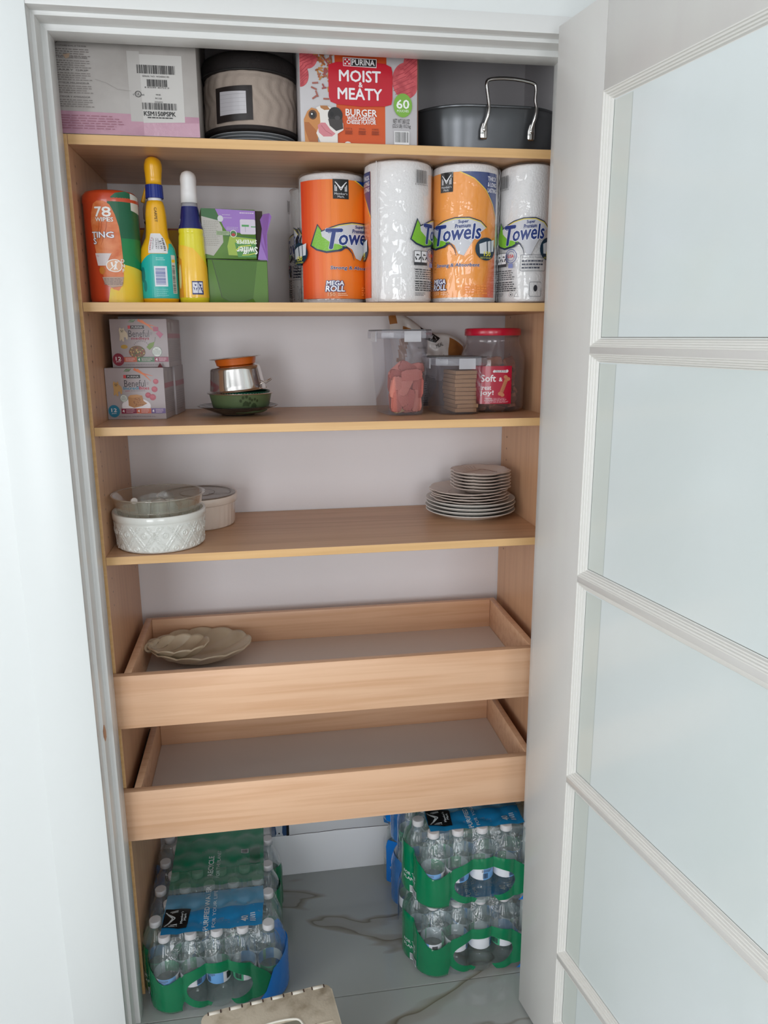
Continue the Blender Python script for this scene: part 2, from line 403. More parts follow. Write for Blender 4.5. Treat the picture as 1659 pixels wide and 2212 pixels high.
# local frame: x along the leaf from the hinge, y = thickness away from the camera side, z up
GU0,GU1,BD=.170,.776,.0150
panes=[]; z=2.0
for k in range(4): panes.append((z-.391,z)); z-=.391+.0447
panes.append((.115,z))
def dbox(name,x0,x1,z0,z1,y0=0,y1=TH): return box(name,x0,x1,y0,y1,z0,z1,DOORP,door,bev=.0008)
dbox('stile',0,GU0-BD,DZ0,DZ1); dbox('stile',GU1+BD,DW,DZ0,DZ1)
dbox('rail',GU0-BD+.0006,GU1+BD-.0006,panes[0][1]+BD,DZ1); dbox('rail',GU0-BD+.0006,GU1+BD-.0006,DZ0,panes[-1][0]-BD)
for k in range(4): dbox('muntin',GU0-BD+.0006,GU1+BD-.0006,panes[k+1][1]+BD,panes[k][0]-BD)
bp=[(-.0002,.013),(.0022,.0125),(.0032,.0105),(.0038,.0085),(.0062,.0082),(.0072,.0055),(.0098,.0052),(.0108,.0022),(.0136,.0018),(.0146,-.0003),(BD+.0015,-.0004),(BD+.0015,.016),(-.0002,.016)]
PANE=M('painted_glass_pane',(222,229,230),.14,spec=.5,var=((2.2,8,1.2),(213,221,220),.35,.62),bump=(2.5,.03,.02))
for z0,z1 in panes:
    b=bmesh.new(); L=[]
    for cx,cz,sx_,sz_ in ((GU0,z0,-1,-1),(GU1,z0,1,-1),(GU1,z1,1,1),(GU0,z1,-1,1)):
        L.append([b.verts.new((cx+sx_*o_,y_,cz+sz_*o_)) for o_,y_ in bp])
    for i in range(4):
        A,B=L[i],L[(i+1)%4]
        for k in range(len(bp)): b.faces.new((A[k],A[(k+1)%len(bp)],B[(k+1)%len(bp)],B[k]))
    fin('glazing_bead',b,M('bead_paint',(222,220,215),.35,bump=(140,.12,.002)),door)
    box('pane',GU0-.001,GU1+.001,.0125,.0165,z0-.001,z1+.001,PANE,door)
# seam and painted-out strip seen through each pane
p=Print(lambda u,v,h:(u,.0125-h,v))
for z0,z1 in panes:
    p.line([(GU0+.0007,z0),(GU0+.0007,z1)],.0011,(110,108,100)); p.line([(GU0,z0+.0006),(GU1,z0+.0006)],.001,(120,116,108))
o=p.done(door,'glazing_gap')
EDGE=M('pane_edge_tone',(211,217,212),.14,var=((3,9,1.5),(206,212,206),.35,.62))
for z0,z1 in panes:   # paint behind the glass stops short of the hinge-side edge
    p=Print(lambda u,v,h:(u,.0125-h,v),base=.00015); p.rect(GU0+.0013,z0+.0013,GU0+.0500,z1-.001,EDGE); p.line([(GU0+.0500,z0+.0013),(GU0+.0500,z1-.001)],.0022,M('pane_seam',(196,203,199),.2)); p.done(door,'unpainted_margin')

# ================================================================ SHELVING UNIT
cab=thing('shelving_unit','maple laminate pantry shelving unit with four open shelves and two pull-out drawers','shelves',(0,0,0))
D,T=.394,.0186; W=1.016
ZS=(1.9976,1.6837,1.4295,1.1457)
def panel(x0,x1,inner):
    b=bmesh.new(); fs=bx(b,x0,x1,0,D,0,ZS[0])
    for f in fs:
        if all(abs(v.co.y)<1e-6 for v in f.verts): f.material_index=1
    bmesh.ops.bevel(b,geom=b.edges[:],offset=.0005,segments=1,affect='EDGES')
    o=fin('side_panel',b,[WOODV,BAND],cab)
    p=Print(lambda u,v,h:(inner[0]+inner[1]*h,u,v),base=.0002)
    for y in (.045,.345):
        z=1.02
        while z<1.97:
            if min(abs(z-s) for s in ZS)>.02: p.oval(y,z,.0022,.0026,(48,32,22),8)
            z+=.032
    p.done(o,'shelf_pin_holes')['kind']='stuff'
panel(-.0186,0,(0,1)); panel(W,W+.0186,(W,-1))
for z in ZS:
    b=bmesh.new(); fs=bx(b,.0004,W-.0004,0,D,z-T,z)
    for f in fs:
        if all(abs(v.co.y)<1e-6 for v in f.verts): f.material_index=1
    bmesh.ops.bevel(b,geom=b.edges[:],offset=.0005,segments=1,affect='EDGES')
    o=fin('shelf',b,[WOODS,BAND],cab)
WHM=M('white_melamine',(218,207,199),.42)
for top in (.874,.5834):
    d=box('drawer_box',.018,.034,-.0035,.345,top-.112,top,WOODH,cab,bev=.0005); d.name='drawer'
    box('drawer_side',.975,.991,-.0035,.345,top-.112,top,WOODH,d,bev=.0005)
    box('drawer_back',.0345,.9745,.329,.345,top-.112,top,WOODH,d,bev=.0005)
    box('drawer_front',-.006,W+.004,-.0223,-.0042,top-.1285,top,WOODH,d,bev=.0006)
    box('drawer_bottom',.0345,.9745,-.004,.3285,top-.089,top-.081,WHM,d)
    for a,c in ((.0008,.0172),(.9918,W-.0008)): box('drawer_slide',a,c,.01,.36,top-.085,top-.045,DARK,d)

# ================================================================ TOP SHELF
Z1=ZS[0]+.0004; Z2=ZS[1]+.0004; Z3=ZS[2]+.0004; Z4=ZS[3]+.0004
# --- appliance carton
CARD=M('carton_grey_white',(178,172,168),.55,var=((9,9,9),(154,147,142),.3,.62))
t=thing('appliance_carton','large pale grey appliance carton with pink band and barcodes, left end of top shelf','box',(-.0325,.0015,Z1))
b=bmesh.new(); bx(b,0,.2845,0,.34,0,.40,0,.0025); fin('carton_body',b,CARD,t,True)
p=Print(fplane(0)); PK=M('carton_pink',(184,140,156),.4,var=((14,14,14),(164,118,138),.3,.6))
p.poly([(.0005,.001),(.284,.001),(.284,.037),(.0005,.0415)],PK)
p.poly([(.1545,.026),(.1775,.026),(.1775,.15),(.1545,.15)],(182,177,173)); p.poly([(.1775,.024),(.2565,.027),(.2565,.145),(.1775,.145)],M('carton_sticker',(196,192,188),.5))
p.poly([(.1775,.001),(.284,.001),(.284,.0265),(.1775,.0235)],M('packing_tape_pink',(192,150,166),.16,spec=.7,bump=(55,.5,.004)))
p.done(t,'printed_band'); p=Print(lambda u,v,h:(u-.027,-h,.019+.893*v),base=.0012); K=(38,36,36)
p.bars(.1985,.1035,.270,.1205,K,34); p.text('SERIAL NO. W54004145',.233,.0985,.0032,K,w=.05)
p.bars(.2155,.0785,.254,.0925,K,30,seed=8); p.text('8 83049 40752 0',.234,.0765,.0030,K,w=.046)
for k,s_ in enumerate(('PINK','ROSE','ROSADO')): p.text(s_,.236,.0625-k*.0072,.0030,K,w=.009+.003*k)
p.bars(.2045,.0325,.2705,.0460,K,36,seed=5); p.text('KSM150PSPK',.2365,.0245,.0088,(30,28,28),w=.060)
p.lines(.213,.262,.0180,.0150,1,K,.7)
p.ring(.198,.0625,.0062,.0062,.0012,K); p.text('UL',.198,.0625,.0055,K,w=.006); p.text('c',.1895,.0612,.003,K); p.text('us',.2070,.0612,.003,K)
G=(120,112,108)
for v,tt in ((.150,'THE CONTOURED BOWL, BY THE MIXER'),(.128,'BOL AVEC POIGNEE RECOURBEE'),(.104,'CARRY GRIP'),(.079,'BATTEUR MELANGEUR'),(.052,'BATIDOR Y AMASADOR')):
    p.text(tt,.078,v,.0034,(84,76,74),w=.062); p.lines(.052,.116,v-.004,v-.021,4,G,.34)
p.lines(.052,.170,.018,-.012,6,(150,96,112),.3); p.ring(.050,.165,.010,.012,.0012,G,a0=-70,a1=70)
p.text('kitchen.ca',.225,.166,.0035,G,w=.03); p.text('kitchen.com.mx',.225,.1585,.0035,G,w=.042)
p.line([(.12,.088),(.14,.082),(.16,.070),(.185,.068)],.0006,(150,144,140))
p.poly([(.065,.133),(.078,.136),(.076,.128),(.07,.125)],(176,150,128))
p.done(t)
# --- stack of grey plates and quilted case
gp=M('blue_grey_plate',(168,172,176),.3)
for k in range(5):
    o=thing('grey_plate','','plate',(.354,.166,Z1+k*.0064),group='grey plates under the quilted case')
    b=bmesh.new(); lathe(b,[(.001,.0012),(.055,.0012),(.058,0),(.062,.001),(.0955,.0048),(.0965,.0058),(.0955,.0066),(.062,.0035),(.055,.0028),(.001,.0028)],56); fin('plate_body',b,gp,o,True)
    o['label']=('dark blue-grey plate, %s of the five under the quilted round case'%('lowest','second from the shelf','middle one','fourth from the shelf','topmost')[k])
zc=Z1+.0346
t=thing('quilted_case','round beige quilted storage case with dark brown binding and label window','storage case',(.354,.166,zc))
def qprof(v): return 1
nz_,nu=30,128; b=bmesh.new(); L=[]
Hc=.112
for i in range(nz_+1):
    v=.004+(Hc-.004)*i/nz_; ring=[]
    for k in range(nu):
        a=2*pi*k/nu; 
        d1=(a*.1*1000+9*sin(v*95)+v*300)%26; q=min(d1,26-d1)/13
        puff=.0034*q**.5
        if v<.012 or v>Hc-.010: puff*=.3
        r=.0975+puff+.0016*sin(3*a+v*20)
        ring.append(b.verts.new((r*sin(a),-r*cos(a),v)))
    L.append(ring)
for A,B in zip(L,L[1:]):
    for k in range(nu): b.faces.new((A[k],A[(k+1)%nu],B[(k+1)%nu],B[k]))
b.faces.new(L[0]); b.faces.new(L[-1])
fin('quilted_wall',b,M('quilted_beige',(176,160,148),.85,bump=(260,.25,.002)),t,'all')
BRN=M('brown_binding',(34,27,26),.75,bump=(200,.3,.002))
b=bmesh.new(); lathe(b,[(.0985,Hc-.001),(.1015,Hc),(.1025,Hc+.012),(.1025,Hc+.024),(.098,Hc+.034),(.085,Hc+.041),(.001,Hc+.044)],72); fin('lid',b,BRN,t,True)
b=bmesh.new(); lathe(b,[(.001,0),(.0985,0),(.1012,.002),(.1012,.0085),(.099,.0095)],72,cap=False); fin('base_binding',b,BRN,t,True)
b=bmesh.new(); tube(b,[(.1030*sin(2*pi*k/60),-.1030*cos(2*pi*k/60),Hc+.0015) for k in range(61)],.0016,6); fin('zip',b,DARK,t,True)
p=Print(fcyl(.1015),cut=.004,base=.0012)
p.poly([(-.079,.014),(.003,.018),(.003,.083),(-.078,.081)],(36,28,27)); pw=M('label_window',(196,192,196),.15,coat=.6)
p.poly([(-.069,.028),(-.010,.030),(-.010,.072),(-.067,.073)],pw)
for k in range(5): p.line([(-.067,.036+k*.0075),(-.011,.037+k*.0075)],.0005,(160,156,160))
p.done(t,'label_pocket')
# --- dog food carton
t=thing('dog_food_carton','tall white and orange dog food carton with red MOIST & MEATY panel and beagle picture','box',(.4515,.0125,Z1))
b=bmesh.new(); bx(b,0,.2405,0,.26,0,.30,0,.0012); fin('carton_body',b,M('carton_white',(190,186,188),.4),t,True)
box('flap_edge',.2407,.2425,.001,.20,.001,.299,M('kraft_board',(112,78,60),.7),t)
p=Print(fplane(0))
def c2(x,y): return ((x-745)/3.318/1040+.0005, (795-y)/3.318/1215)
def q2(*a): return [c2(*k) for k in a]
p.poly([(.0724,.15),(.1763,.15),(.1763,.299),(.0724,.299)],(196,72,24)); OR=M('carton_orange',(214,92,26),.4,var=((0,0,9),(196,72,24),.35,.65))
p.poly(q2((985,40),(1340,40),(1342,790),(1002,790)),OR)
for cx,cy,r,rot in ((800,135,75,.5),(745,290,62,.6),(1488,300,96,0),(1560,180,88,0)):
    u,v=c2(cx,cy); rr=r/3.318/1040
    if u+rr>.24: 
        n=28; pts=[(min(.2398,u+rr*cos(2*pi*k/n)),v+1.22*rr*sin(2*pi*k/n)) for k in range(n)]
    else: n=28; pts=[(max(.0006,u+rr*cos(2*pi*k/n)),v+1.22*rr*sin(2*pi*k/n)) for k in range(n)]
    p.poly(pts,M('print_patty',(208,92,98),.4,var=((60,60,60),(176,66,74),.35,.6)))
    for k in range(-3,4):
        y=v+k*rr*.3; hw=math.sqrt(max(0,1-(k*.3)**2))*rr
        p.line([(max(.001,u-hw*.95),y-hw*.45*.9),(min(.2396,u+hw*.95),y+hw*.45*.9)],.0011,(164,54,66))
rr=random.Random(4)
for k in range(46):
    x=rr.uniform(845,975); y=rr.uniform(130,400)
    if x+ (y-130)*-.1<850: x+=60
    a=rr.uniform(-1.5,1.5); L_=.0048; u,v=c2(x,y)
    p.line([(u-L_*cos(a),v-L_*sin(a)),(u,v+.0004),(u+L_*cos(a),v+L_*sin(a))],.0030,rr.choice(((166,96,66),(150,84,48),(186,128,66),(158,78,74))))
for x,y,a in ((850,345,.1),(840,385,-.4),(860,425,-1.2),(845,450,.6),(925,460,0),(925,130,0),(955,155,1.2)):
    u,v=c2(x,y); p.line([(u-.006*cos(a),v-.006*sin(a)),(u+.006*cos(a),v+.006*sin(a))],.0032,(160,92,80))
p.poly(q2((945,205),(1000,185),(1170,172),(1340,183),(1385,205),(1393,240),(1393,440),(1385,485),(1340,500),(1170,508),(1000,497),(955,480),(943,440),(942,240)),M('red_panel',(190,12,38),.35))
p.poly(q2((1045,148),(1282,152),(1280,216),(1047,212)),(225,222,222)); p.poly(q2((1050,153),(1098,154),(1098,208),(1051,207)),(190,20,40)); p.poly(q2((1102,155),(1277,157),(1276,210),(1102,209)),(30,26,28))
for i in range(3):
    for j in range(3):
        if (i+j)%2==0: p.rect(*c2(1056+i*13,200-j*15),*c2(1068+i*13,188-j*15),(225,222,222))
p.text('PURINA',*c2(1187,181),.0105,(232,230,230),w=.046)
p.text('MOIST',*c2(1163,283),.0205,(238,236,238),w=.084); p.text('&',*c2(1167,346),.0090,(238,236,238)); p.text('MEATY',*c2(1162,415),.0205,(238,236,238),w=.090)
p.text('BURGER',*c2(1170,555),.0125,(238,232,230),w=.064); p.text('WITH CHEDDAR',*c2(1170,598),.0072,(238,232,230),w=.058); p.text('CHEESE FLAVOR',*c2(1170,627),.0072,(238,232,230),w=.060)
for x,s_ in ((1080,'SOFT &'),(1176,'WITH REAL'),(1270,'100%')): 
    p.text(s_,*c2(x,678),.0036,(130,46,20),w=.014); p.lines(*[c2(x-26,0)[0],c2(x+28,0)[0]],c2(0,690)[1],c2(0,722)[1],3,(130,46,20),.6,.1)
p.oval(*c2(1467,487),.0193,.0225,(122,172,64)); p.text('60',*c2(1467,478),.0165,(238,240,236),w=.026); p.text('POUCHES',*c2(1467,529),.0045,(238,240,236),w=.024)
p.text('NET WT 360 OZ',*c2(1456,608),.0088,(48,46,46),w=.034,bold=False); p.text('(22.5 LB) 10.2 kg',*c2(1458,648),.0088,(48,46,46),w=.038,bold=False)
u0,v0=c2(1410,770);u1,v1=c2(1508,690); p.bars(u0,v0,u1,v1,(40,38,38),22,bg=(226,224,224))
# beagle picture
TAN=(196,132,74); WHd=(226,220,214); BK=(36,32,32)
p.poly(q2((765,620),(790,560),(820,530),(870,545),(890,620),(880,700),(850,790),(770,790),(768,700)),TAN)
p.poly(q2((768,640),(800,640),(850,700),(862,790),(800,790),(772,700)),(168,100,50))
p.poly(q2((850,530),(890,510),(950,520),(990,560),(1040,640),(1042,690),(1000,720),(1000,790),(880,790),(850,720),(880,640),(876,570)),WHd)
p.poly(q2((880,512),(930,512),(950,540),(910,545),(884,530)),(170,112,64)); p.oval(*c2(828,583),.0085,.009,(92,60,40)); p.oval(*c2(828,585),.0055,.006,BK); p.oval(*c2(822,578),.0015,.0018,(240,240,240))
p.oval(*c2(985,580),.0150,.0150,BK); p.oval(*c2(962,575),.0040,.0050,(14,12,12)); p.poly(q2((935,610),(1035,610),(1040,680),(990,700),(945,660)),(60,54,52)); p.oval(*c2(1000,600),.0055,.004,(70,66,66))
p.poly(q2((860,660),(885,640),(915,640),(950,690),(985,720),(960,742),(900,745),(868,715)),(206,128,136)); p.line(q2((885,660),(915,700),(960,728)),.0010,(172,94,104))
p.oval(*c2(1072,790),.006,.0035,(222,216,208))
p.done(t)
# --- roasting pan
t=thing('roasting_pan','dark grey nonstick roasting pan with upright chrome handles at right end of top shelf','roasting pan',(.870,.185,Z1))
NS=M('nonstick_grey',(92,94,97),.30,metal=.6,spec=.5,bump=(300,.05,.001))
def rr3(hx,hy,r,z,n=14): return [(x,y,z) for x,y in rrect(-hx,hx,-hy,hy,r,n)]
b=bmesh.new(); hx,hy=.172,.155; levels=[(hx-.026,hy-.022,.100,.0005),(hx-.014,hy-.013,.110,.006),(hx-.007,hy-.007,.118,.05),(hx-.002,hy-.002,.120,.082),(hx+.0012,hy+.0012,.122,.086),(hx,hy,.121,.090),(hx-.003,hy-.003,.119,.087),(hx-.010,hy-.010,.114,.05),(hx-.017,hy-.016,.107,.009),(hx-.028,hy-.024,.096,.004)]
L=[[b.verts.new(c) for c in rr3(*l)] for l in levels]
for A,B in zip(L,L[1:]):
    n=len(A)
    for k in range(n): b.faces.new((A[k],A[(k+1)%n],B[(k+1)%n],B[k]))
b.faces.new(L[0]); b.faces.new(L[-1]); fin('pan_body',b,NS,t,True)
b=bmesh.new(); tube(b,[(x,y,.0875) for x,y in rrect(-hx-.001,hx+.001,-hy-.001,hy+.001,.122,12)]+[(hx+.001,hy-.121,.0875)],.0030,8); fin('rolled_rim',b,NS,t,True)
CH=M('chrome',(208,205,202),.09,metal=1)
for s_ in (-1,):
    y=s_*(hy+.006)
    path=smoothpath([(-.031,y+.006,.030),(-.0310,y,.046),(-.0255,y-.008,.068),(-.0240,y-.006,.088),(-.0270,y-.004,.112),(-.0290,y-.004,.127),(-.0240,y-.004,.135),(0,y-.004,.1385),(.026,y-.004,.1385),(.052,y-.004,.136),(.074,y-.004,.131),(.0785,y-.004,.122),(.0780,y-.004,.100),(.0800,y-.006,.085),(.0775,y-.008,.066),(.0735,y,.046),(.0730,y+.006,.030)],7)
    b=bmesh.new(); tube(b,path,.0036,12); h=fin('handle',b,CH,t,'all')
    for x in (-.0310,.0735):
        b=bmesh.new(); loft(b,[(.022,x,y+.0040,.0062,.0022),(.026,x,y+.0036,.0078,.0028),(.040,x,y+.0036,.0080,.003),(.052,x+.001,y+.0030,.0062,.0028),(.056,x+.002,y+.002,.0045,.0022)],16); m_=fin('handle_plate',b,CH,h,'all')
        b=bmesh.new(); bmesh.ops.create_uvsphere(b,u_segments=12,v_segments=8,radius=.0042,matrix=Matrix.Translation((x,y-.0004,.0405))@Matrix.Diagonal((1,.5,1,1))); fin('rivet',b,CH,h,'all')
b=bmesh.new(); tube(b,smoothpath([(-.171,-.055,.112),(-.168,-.06,.106),(-.160,-.07,.086),(-.140,-.09,.02)],5),.0011,6); fin('rack_wire',b,DARK,t,'all')

# ================================================================ SECOND SHELF: cleaners
t=thing('wipes_canister','orange, green and yellow canister of 78 disinfecting wipes by the left side panel','canister',(.0570,.082,Z2))
b=bmesh.new(); RX=.0545; loft(b,[(0,0,0,.050,.046),(.003,0,0,RX-.001,.050),(.012,0,0,RX,.051),(.196,0,0,RX,.051),(.199,0,0,RX+.0012,.052),(.212,0,0,RX,.051),(.219,0,0,RX-.006,.046),(.222,0,0,RX-.018,.036)],56,.86)
fin('canister_body',b,M('canister_orange',(196,66,28),.3,coat=.3),t,True)
def fsup(rx,ry,e,uc=0):
    def f(u,v,h):
        a=(u-uc)/rx; s_,c_=sin(a),cos(a)
        return ((rx+h)*math.copysign(abs(s_)**e,s_),-(ry+h)*math.copysign(abs(c_)**e,c_),v)
    return f
p=Print(fsup(RX,.051,.86),cut=.004,base=.0004)
def cw(x,y):   # sheet layout, measured across the front of the label
    s_=max(-.995,min(.995,((x-440)/345.)*1.0)); return (math.asin(s_)*RX+.0025,(1712-y)/1275*.2215)
def qw(*a): return [cw(*k) for k in a]
p.poly(qw((370,1712),(385,1640),(400,1560),(540,1270),(640,1290),(790,1345),(790,1712)),M('lbl_yellow',(232,190,30),.35,var=((20,20,20),(222,204,60),.3,.6)))
p.poly(qw((430,580),(470,520),(520,480),(640,458),(690,470),(790,560),(790,1345),(640,1290),(540,1270),(450,800)),(16,92,60))
p.poly(qw((560,980),(790,980),(790,1340),(640,1290),(555,1270)),(20,128,70))
p.poly(qw((700,470),(790,500),(790,690),(700,660)),(206,206,200))
ov=qw((345,560),(400,570),(450,610),(500,720),(535,850),(550,1000),(556,1200),(550,1400),(530,1500),(480,1575),(430,1560),(370,1480),(310,1350),(270,1150),(240,950),(232,800),(245,700),(280,600))
p.poly(ov,M('lbl_peach',(226,136,84),.35,var=((26,60,40),(206,96,36),.35,.62)))
for x0,x1 in ((330,470),(380,520),(300,430)): p.line(qw((x0+40,760),(x0+30,860),(x0,960),(x0-40,1060)),lambda t:.0016*(1-abs(2*t-1))+.0004,(182,84,34))
p.text('78',*cw(375,690),.0185,(240,236,232),w=.0260,outline=(120,60,40),ow=.0008); p.text('WIPES',*cw(385,775),.0078,(240,236,232),w=.029,outline=(110,50,36),ow=.0005)
p.text('TING',*cw(350,945),.0115,(240,238,244),w=.038,outline=(56,36,70),ow=.0009); p.text('S',*cw(272,1015),.0115,(240,238,244),outline=(56,36,70),ow=.0009)
p.poly(qw((262,1150),(435,1152),(380,1290),(285,1290)),(216,206,206)); p.text('TO',*cw(290,1180),.003,(190,70,80))
p.oval(*cw(330,1345),.0055,.0075,(196,116,30)); p.oval(*cw(460,1290),.0125,.0125,(226,168,128)); p.ring(*cw(460,1290),.0128,.0128,.0016,(238,234,230))
p.oval(*cw(470,1248),.002,.002,(240,236,232)); p.line(qw((468,1265),(462,1310),(448,1335)),.0030,(240,236,232)); p.line(qw((465,1310),(480,1335)),.0018,(240,236,232)); p.line(qw((430,1250),(432,1275),(436,1300)),.0022,(240,236,232)); p.line(qw((500,1235),(405,1345)),.0014,(238,234,230))
for k,s_ in enumerate('DNF'): p.text(s_,*cw(547,1235+k*55),.0065,(236,228,220))
p.poly(qw((330,1420),(545,1418),(520,1520),(420,1540),(350,1490)),(176,146,128)); p.lines(cw(345,0)[0],cw(540,0)[0],cw(0,1430)[1],cw(0,1510)[1],5,(120,100,92),.5)
p.done(t)

def profbottle(b,rings,seg=40): loft(b,rings,seg,.9)
# carpet cleaner spray
t=thing('carpet_spray','yellow and teal carpet cleaner spray bottle with yellow trigger head and price sticker','spray bottle',(.1465,.082,Z2))
YL=M('spray_yellow',(238,176,22),.28,coat=.3); TEAL=M('label_teal',(34,176,166),.3)
rings=[(0,0,0,.030,.022),(.003,0,0,.0365,.028),(.012,0,0,.0385,.030),(.095,0,0,.0375,.029),(.112,0,0,.0350,.028),(.124,0,0,.0290,.025),(.134,0,0,.0240,.022),(.150,0,0,.0222,.020),(.180,0,0,.0212,.019),(.196,0,0,.0190,.018),(.205,0,0,.0165,.0165),(.2075,0,0,.0135,.0135)]
b=bmesh.new(); profbottle(b,rings); fin('bottle_body',b,YL,t,'all')
b=bmesh.new(); lathe(b,[(.0138,.2070),(.0142,.216)],28); fin('neck',b,M('white_plastic',(228,226,226),.35),t,True)
b=bmesh.new(); n=40
rr_=[]
for z_,r_ in ((.2120,.0172),(.2125,.0180),(.2380,.0172),(.2385,.0160)): rr_.append([b.verts.new(((r_+(.0004 if k%2 else 0))*cos(2*pi*k/n),(r_+(.0004 if k%2 else 0))*sin(2*pi*k/n),z_)) for k in range(n)])
for A,B in zip(rr_,rr_[1:]):
    for k in range(n): b.faces.new((A[k],A[(k+1)%n],B[(k+1)%n],B[k]))
b.faces.new(rr_[0]); b.faces.new(rr_[-1]); fin('collar',b,M('navy_plastic',(22,44,128),.35),t)
b=bmesh.new(); loft(b,[(.2385,0,0,.0158,.014),(.250,0,.001,.0162,.015),(.262,0,.004,.0172,.018),(.270,0,.006,.0182,.024),(.280,0,.010,.0178,.028),(.288,0,.012,.0158,.027),(.2925,0,.013,.0110,.020),(.2940,0,.013,.005,.010)],32); fin('trigger_head',b,YL,t,'all')
b=bmesh.new(); tube(b,smoothpath([(-.010,.030,.262),(-.020,.040,.24),(-.030,.038,.21)],5),.004,8); fin('trigger',b,YL,t,'all')
def fprof(rings,e=.9):
    def f(u,v,h):
        for A,B in zip(rings,rings[1:]):
            if v<=B[0]: break
        k=(v-A[0])/(B[0]-A[0]) if B[0]>A[0] else 0; k=max(0,min(1,k)); rx=A[3]+(B[3]-A[3])*k; ry=A[4]+(B[4]-A[4])*k
        a=u; s_,c_=sin(a),cos(a); return ((rx+h)*math.copysign(abs(s_)**e,s_)+A[1],-(ry+h)*math.copysign(abs(c_)**e,c_)+A[2],v)
    return f
class PP(Print):   # print on a lofted bottle: u given as sideways fraction -1..1, split also in height
    def geo(s,vs,fs,col):
        vs=[(math.asin(max(-.999,min(.999,a))),c) for a,c in vs]
        mi=s._mi(col); s.h+=s.step; t_=bmesh.new(); V=[t_.verts.new((u,v,0)) for u,v in vs]
        for f in fs:
            try: t_.faces.new([V[i] for i in f])
            except ValueError: pass
        for ax,st in ((0,.12),(1,.006)):
            lo=min(v[ax] for v in vs);hi=max(v[ax] for v in vs);k=math.ceil(lo/st)
            while k*st<hi:
                no=(1,0,0) if ax==0 else (0,1,0)
                bmesh.ops.bisect_plane(t_,geom=t_.verts[:]+t_.edges[:]+t_.faces[:],plane_co=tuple(k*st*q for q in no),plane_no=no);k+=1
        mp={v:s.bm.verts.new(s.f(v.co.x,v.co.y,s.h)) for v in t_.verts}
        for f in t_.faces: s.bm.faces.new([mp[v] for v in f.verts]).material_index=mi
        t_.free()
p=PP(fprof(rings),base=.0005)
p.poly([(-.99,.010),(.99,.010),(.99,.100),(.93,.122),(.75,.121),(.5,.100),(-.3,.100),(-.5,.096),(-.99,.074)],TEAL)
p.oval(-.80,.058,.12,.016,(20,120,120)); p.oval(-.7,.035,.1,.012,(24,130,128))
W_=(226,224,226)
p.poly([(-.42,.101),(-.46,.137),(-.40,.141),(.30,.141),(.50,.134),(.58,.128),(.56,.101)],W_)
for k,(s_,x,h_) in enumerate((('T.J.maxx',-.33,.0062),('DEPT CAT STYLE',-.18,.0024),('LAUNDRY',0.0,.0026),('COMPARE AT $5.00',.10,.0026),('$3.99',.23,.0062))):
    # words run down the sticker
    vs,fs=textgeo(s_,True); x0=min(a for a,b_ in vs);x1=max(a for a,b_ in vs);y0=min(b_ for a,b_ in vs);y1=max(b_ for a,b_ in vs); L_=.028 if h_>.005 and k==0 else (.017 if k==4 else .022)
    p.geo([(x+(b_-(y0+y1)/2)/(y1-y0)*h_/.037,.120-(k==4)*.002-(a-(x0+x1)/2)/(x1-x0)*L_) for a,b_ in vs],fs,(190,30,44) if k==0 else (40,40,44))
p.bars(.36,.106,.48,.133,(40,40,44),14,vert=False)
p.rect(-.16,.034,.44,.075,(222,224,232)); p.bars(-.10,.038,.34,.071,(40,66,150),22,vert=False); p.lines(-.05,.40,.093,.086,2,(150,216,212),.5); p.lines(-.1,.45,.030,.014,4,(110,206,200),.4)
p.rect(.68,.020,.88,.098,(196,198,190)); p.bars(.70,.022,.84,.078,(60,62,60),30,vert=False); p.rect(.70,.083,.86,.089,(220,180,40))
vs,fs=textgeo('CARPET',True); x0=min(a for a,b_ in vs);x1=max(a for a,b_ in vs);y0=min(b_ for a,b_ in vs);y1=max(b_ for a,b_ in vs)
p.geo([(.08+(b_-(y0+y1)/2)/(y1-y0)*.20,.178-(a-(x0+x1)/2)/(x1-x0)*.029) for a,b_ in vs],fs,(26,26,30))
p.done(t)
# yellow spray with white head
t=thing('yellow_spray','clear yellow cleaner spray bottle with navy shoulder and white trigger head','spray bottle',(.2165,.082,Z2))
rings=[(0,0,0,.026,.020),(.003,0,0,.0305,.026),(.012,0,0,.0315,.028),(.070,0,0,.0300,.027),(.120,0,0,.0272,.025),(.136,0,0,.0268,.024),(.142,0,0,.0250,.023),(.146,0,0,.0262,.0235),(.152,0,0,.0255,.023),(.168,0,0,.0212,.020),(.190,0,0,.0182,.017),(.197,0,0,.0170,.016),(.2045,0,0,.0165,.0155)]
b=bmesh.new(); profbottle(b,rings); 
for f in b.faces:
    zc_=f.calc_center_median().z; f.material_index=1 if .150<zc_<.196 else (2 if zc_>.196 else 0)
fin('bottle_body',b,[M('yellow_liquid',(226,214,40),.12,coat=.8),M('navy_sleeve',(20,28,96),.3),M('clear_grey_neck',(150,150,156),.2)],t,'all')
b=bmesh.new(); loft(b,[(.2045,0,0,.0172,.016),(.226,0,0,.0165,.0158),(.240,0,.002,.0162,.017),(.250,0,.004,.0168,.024),(.258,0,.008,.0160,.028),(.264,0,.010,.0135,.026),(.2675,0,.011,.008,.018),(.2685,0,.011,.003,.008)],32); fin('trigger_head',b,M('white_plastic',(228,226,226),.35),t,'all')
p=PP(fprof(rings),base=.0004)
p.poly([(-.99,.012),(.99,.012),(.99,.075),(.55,.098),(.1,.112),(-.55,.118),(-.99,.120)],M('label_amber',(240,184,34),.25,coat=.5,var=((14,14,14),(246,198,60),.3,.6)))
p.poly([(-.99,.012),(-.6,.012),(-.7,.09),(-.99,.10)],M('label_orange',(214,140,28),.3)); p.oval(-.83,.055,.10,.025,(222,206,140))
p.text('O',-.93,.166,.014,(190,196,214),w=.14)
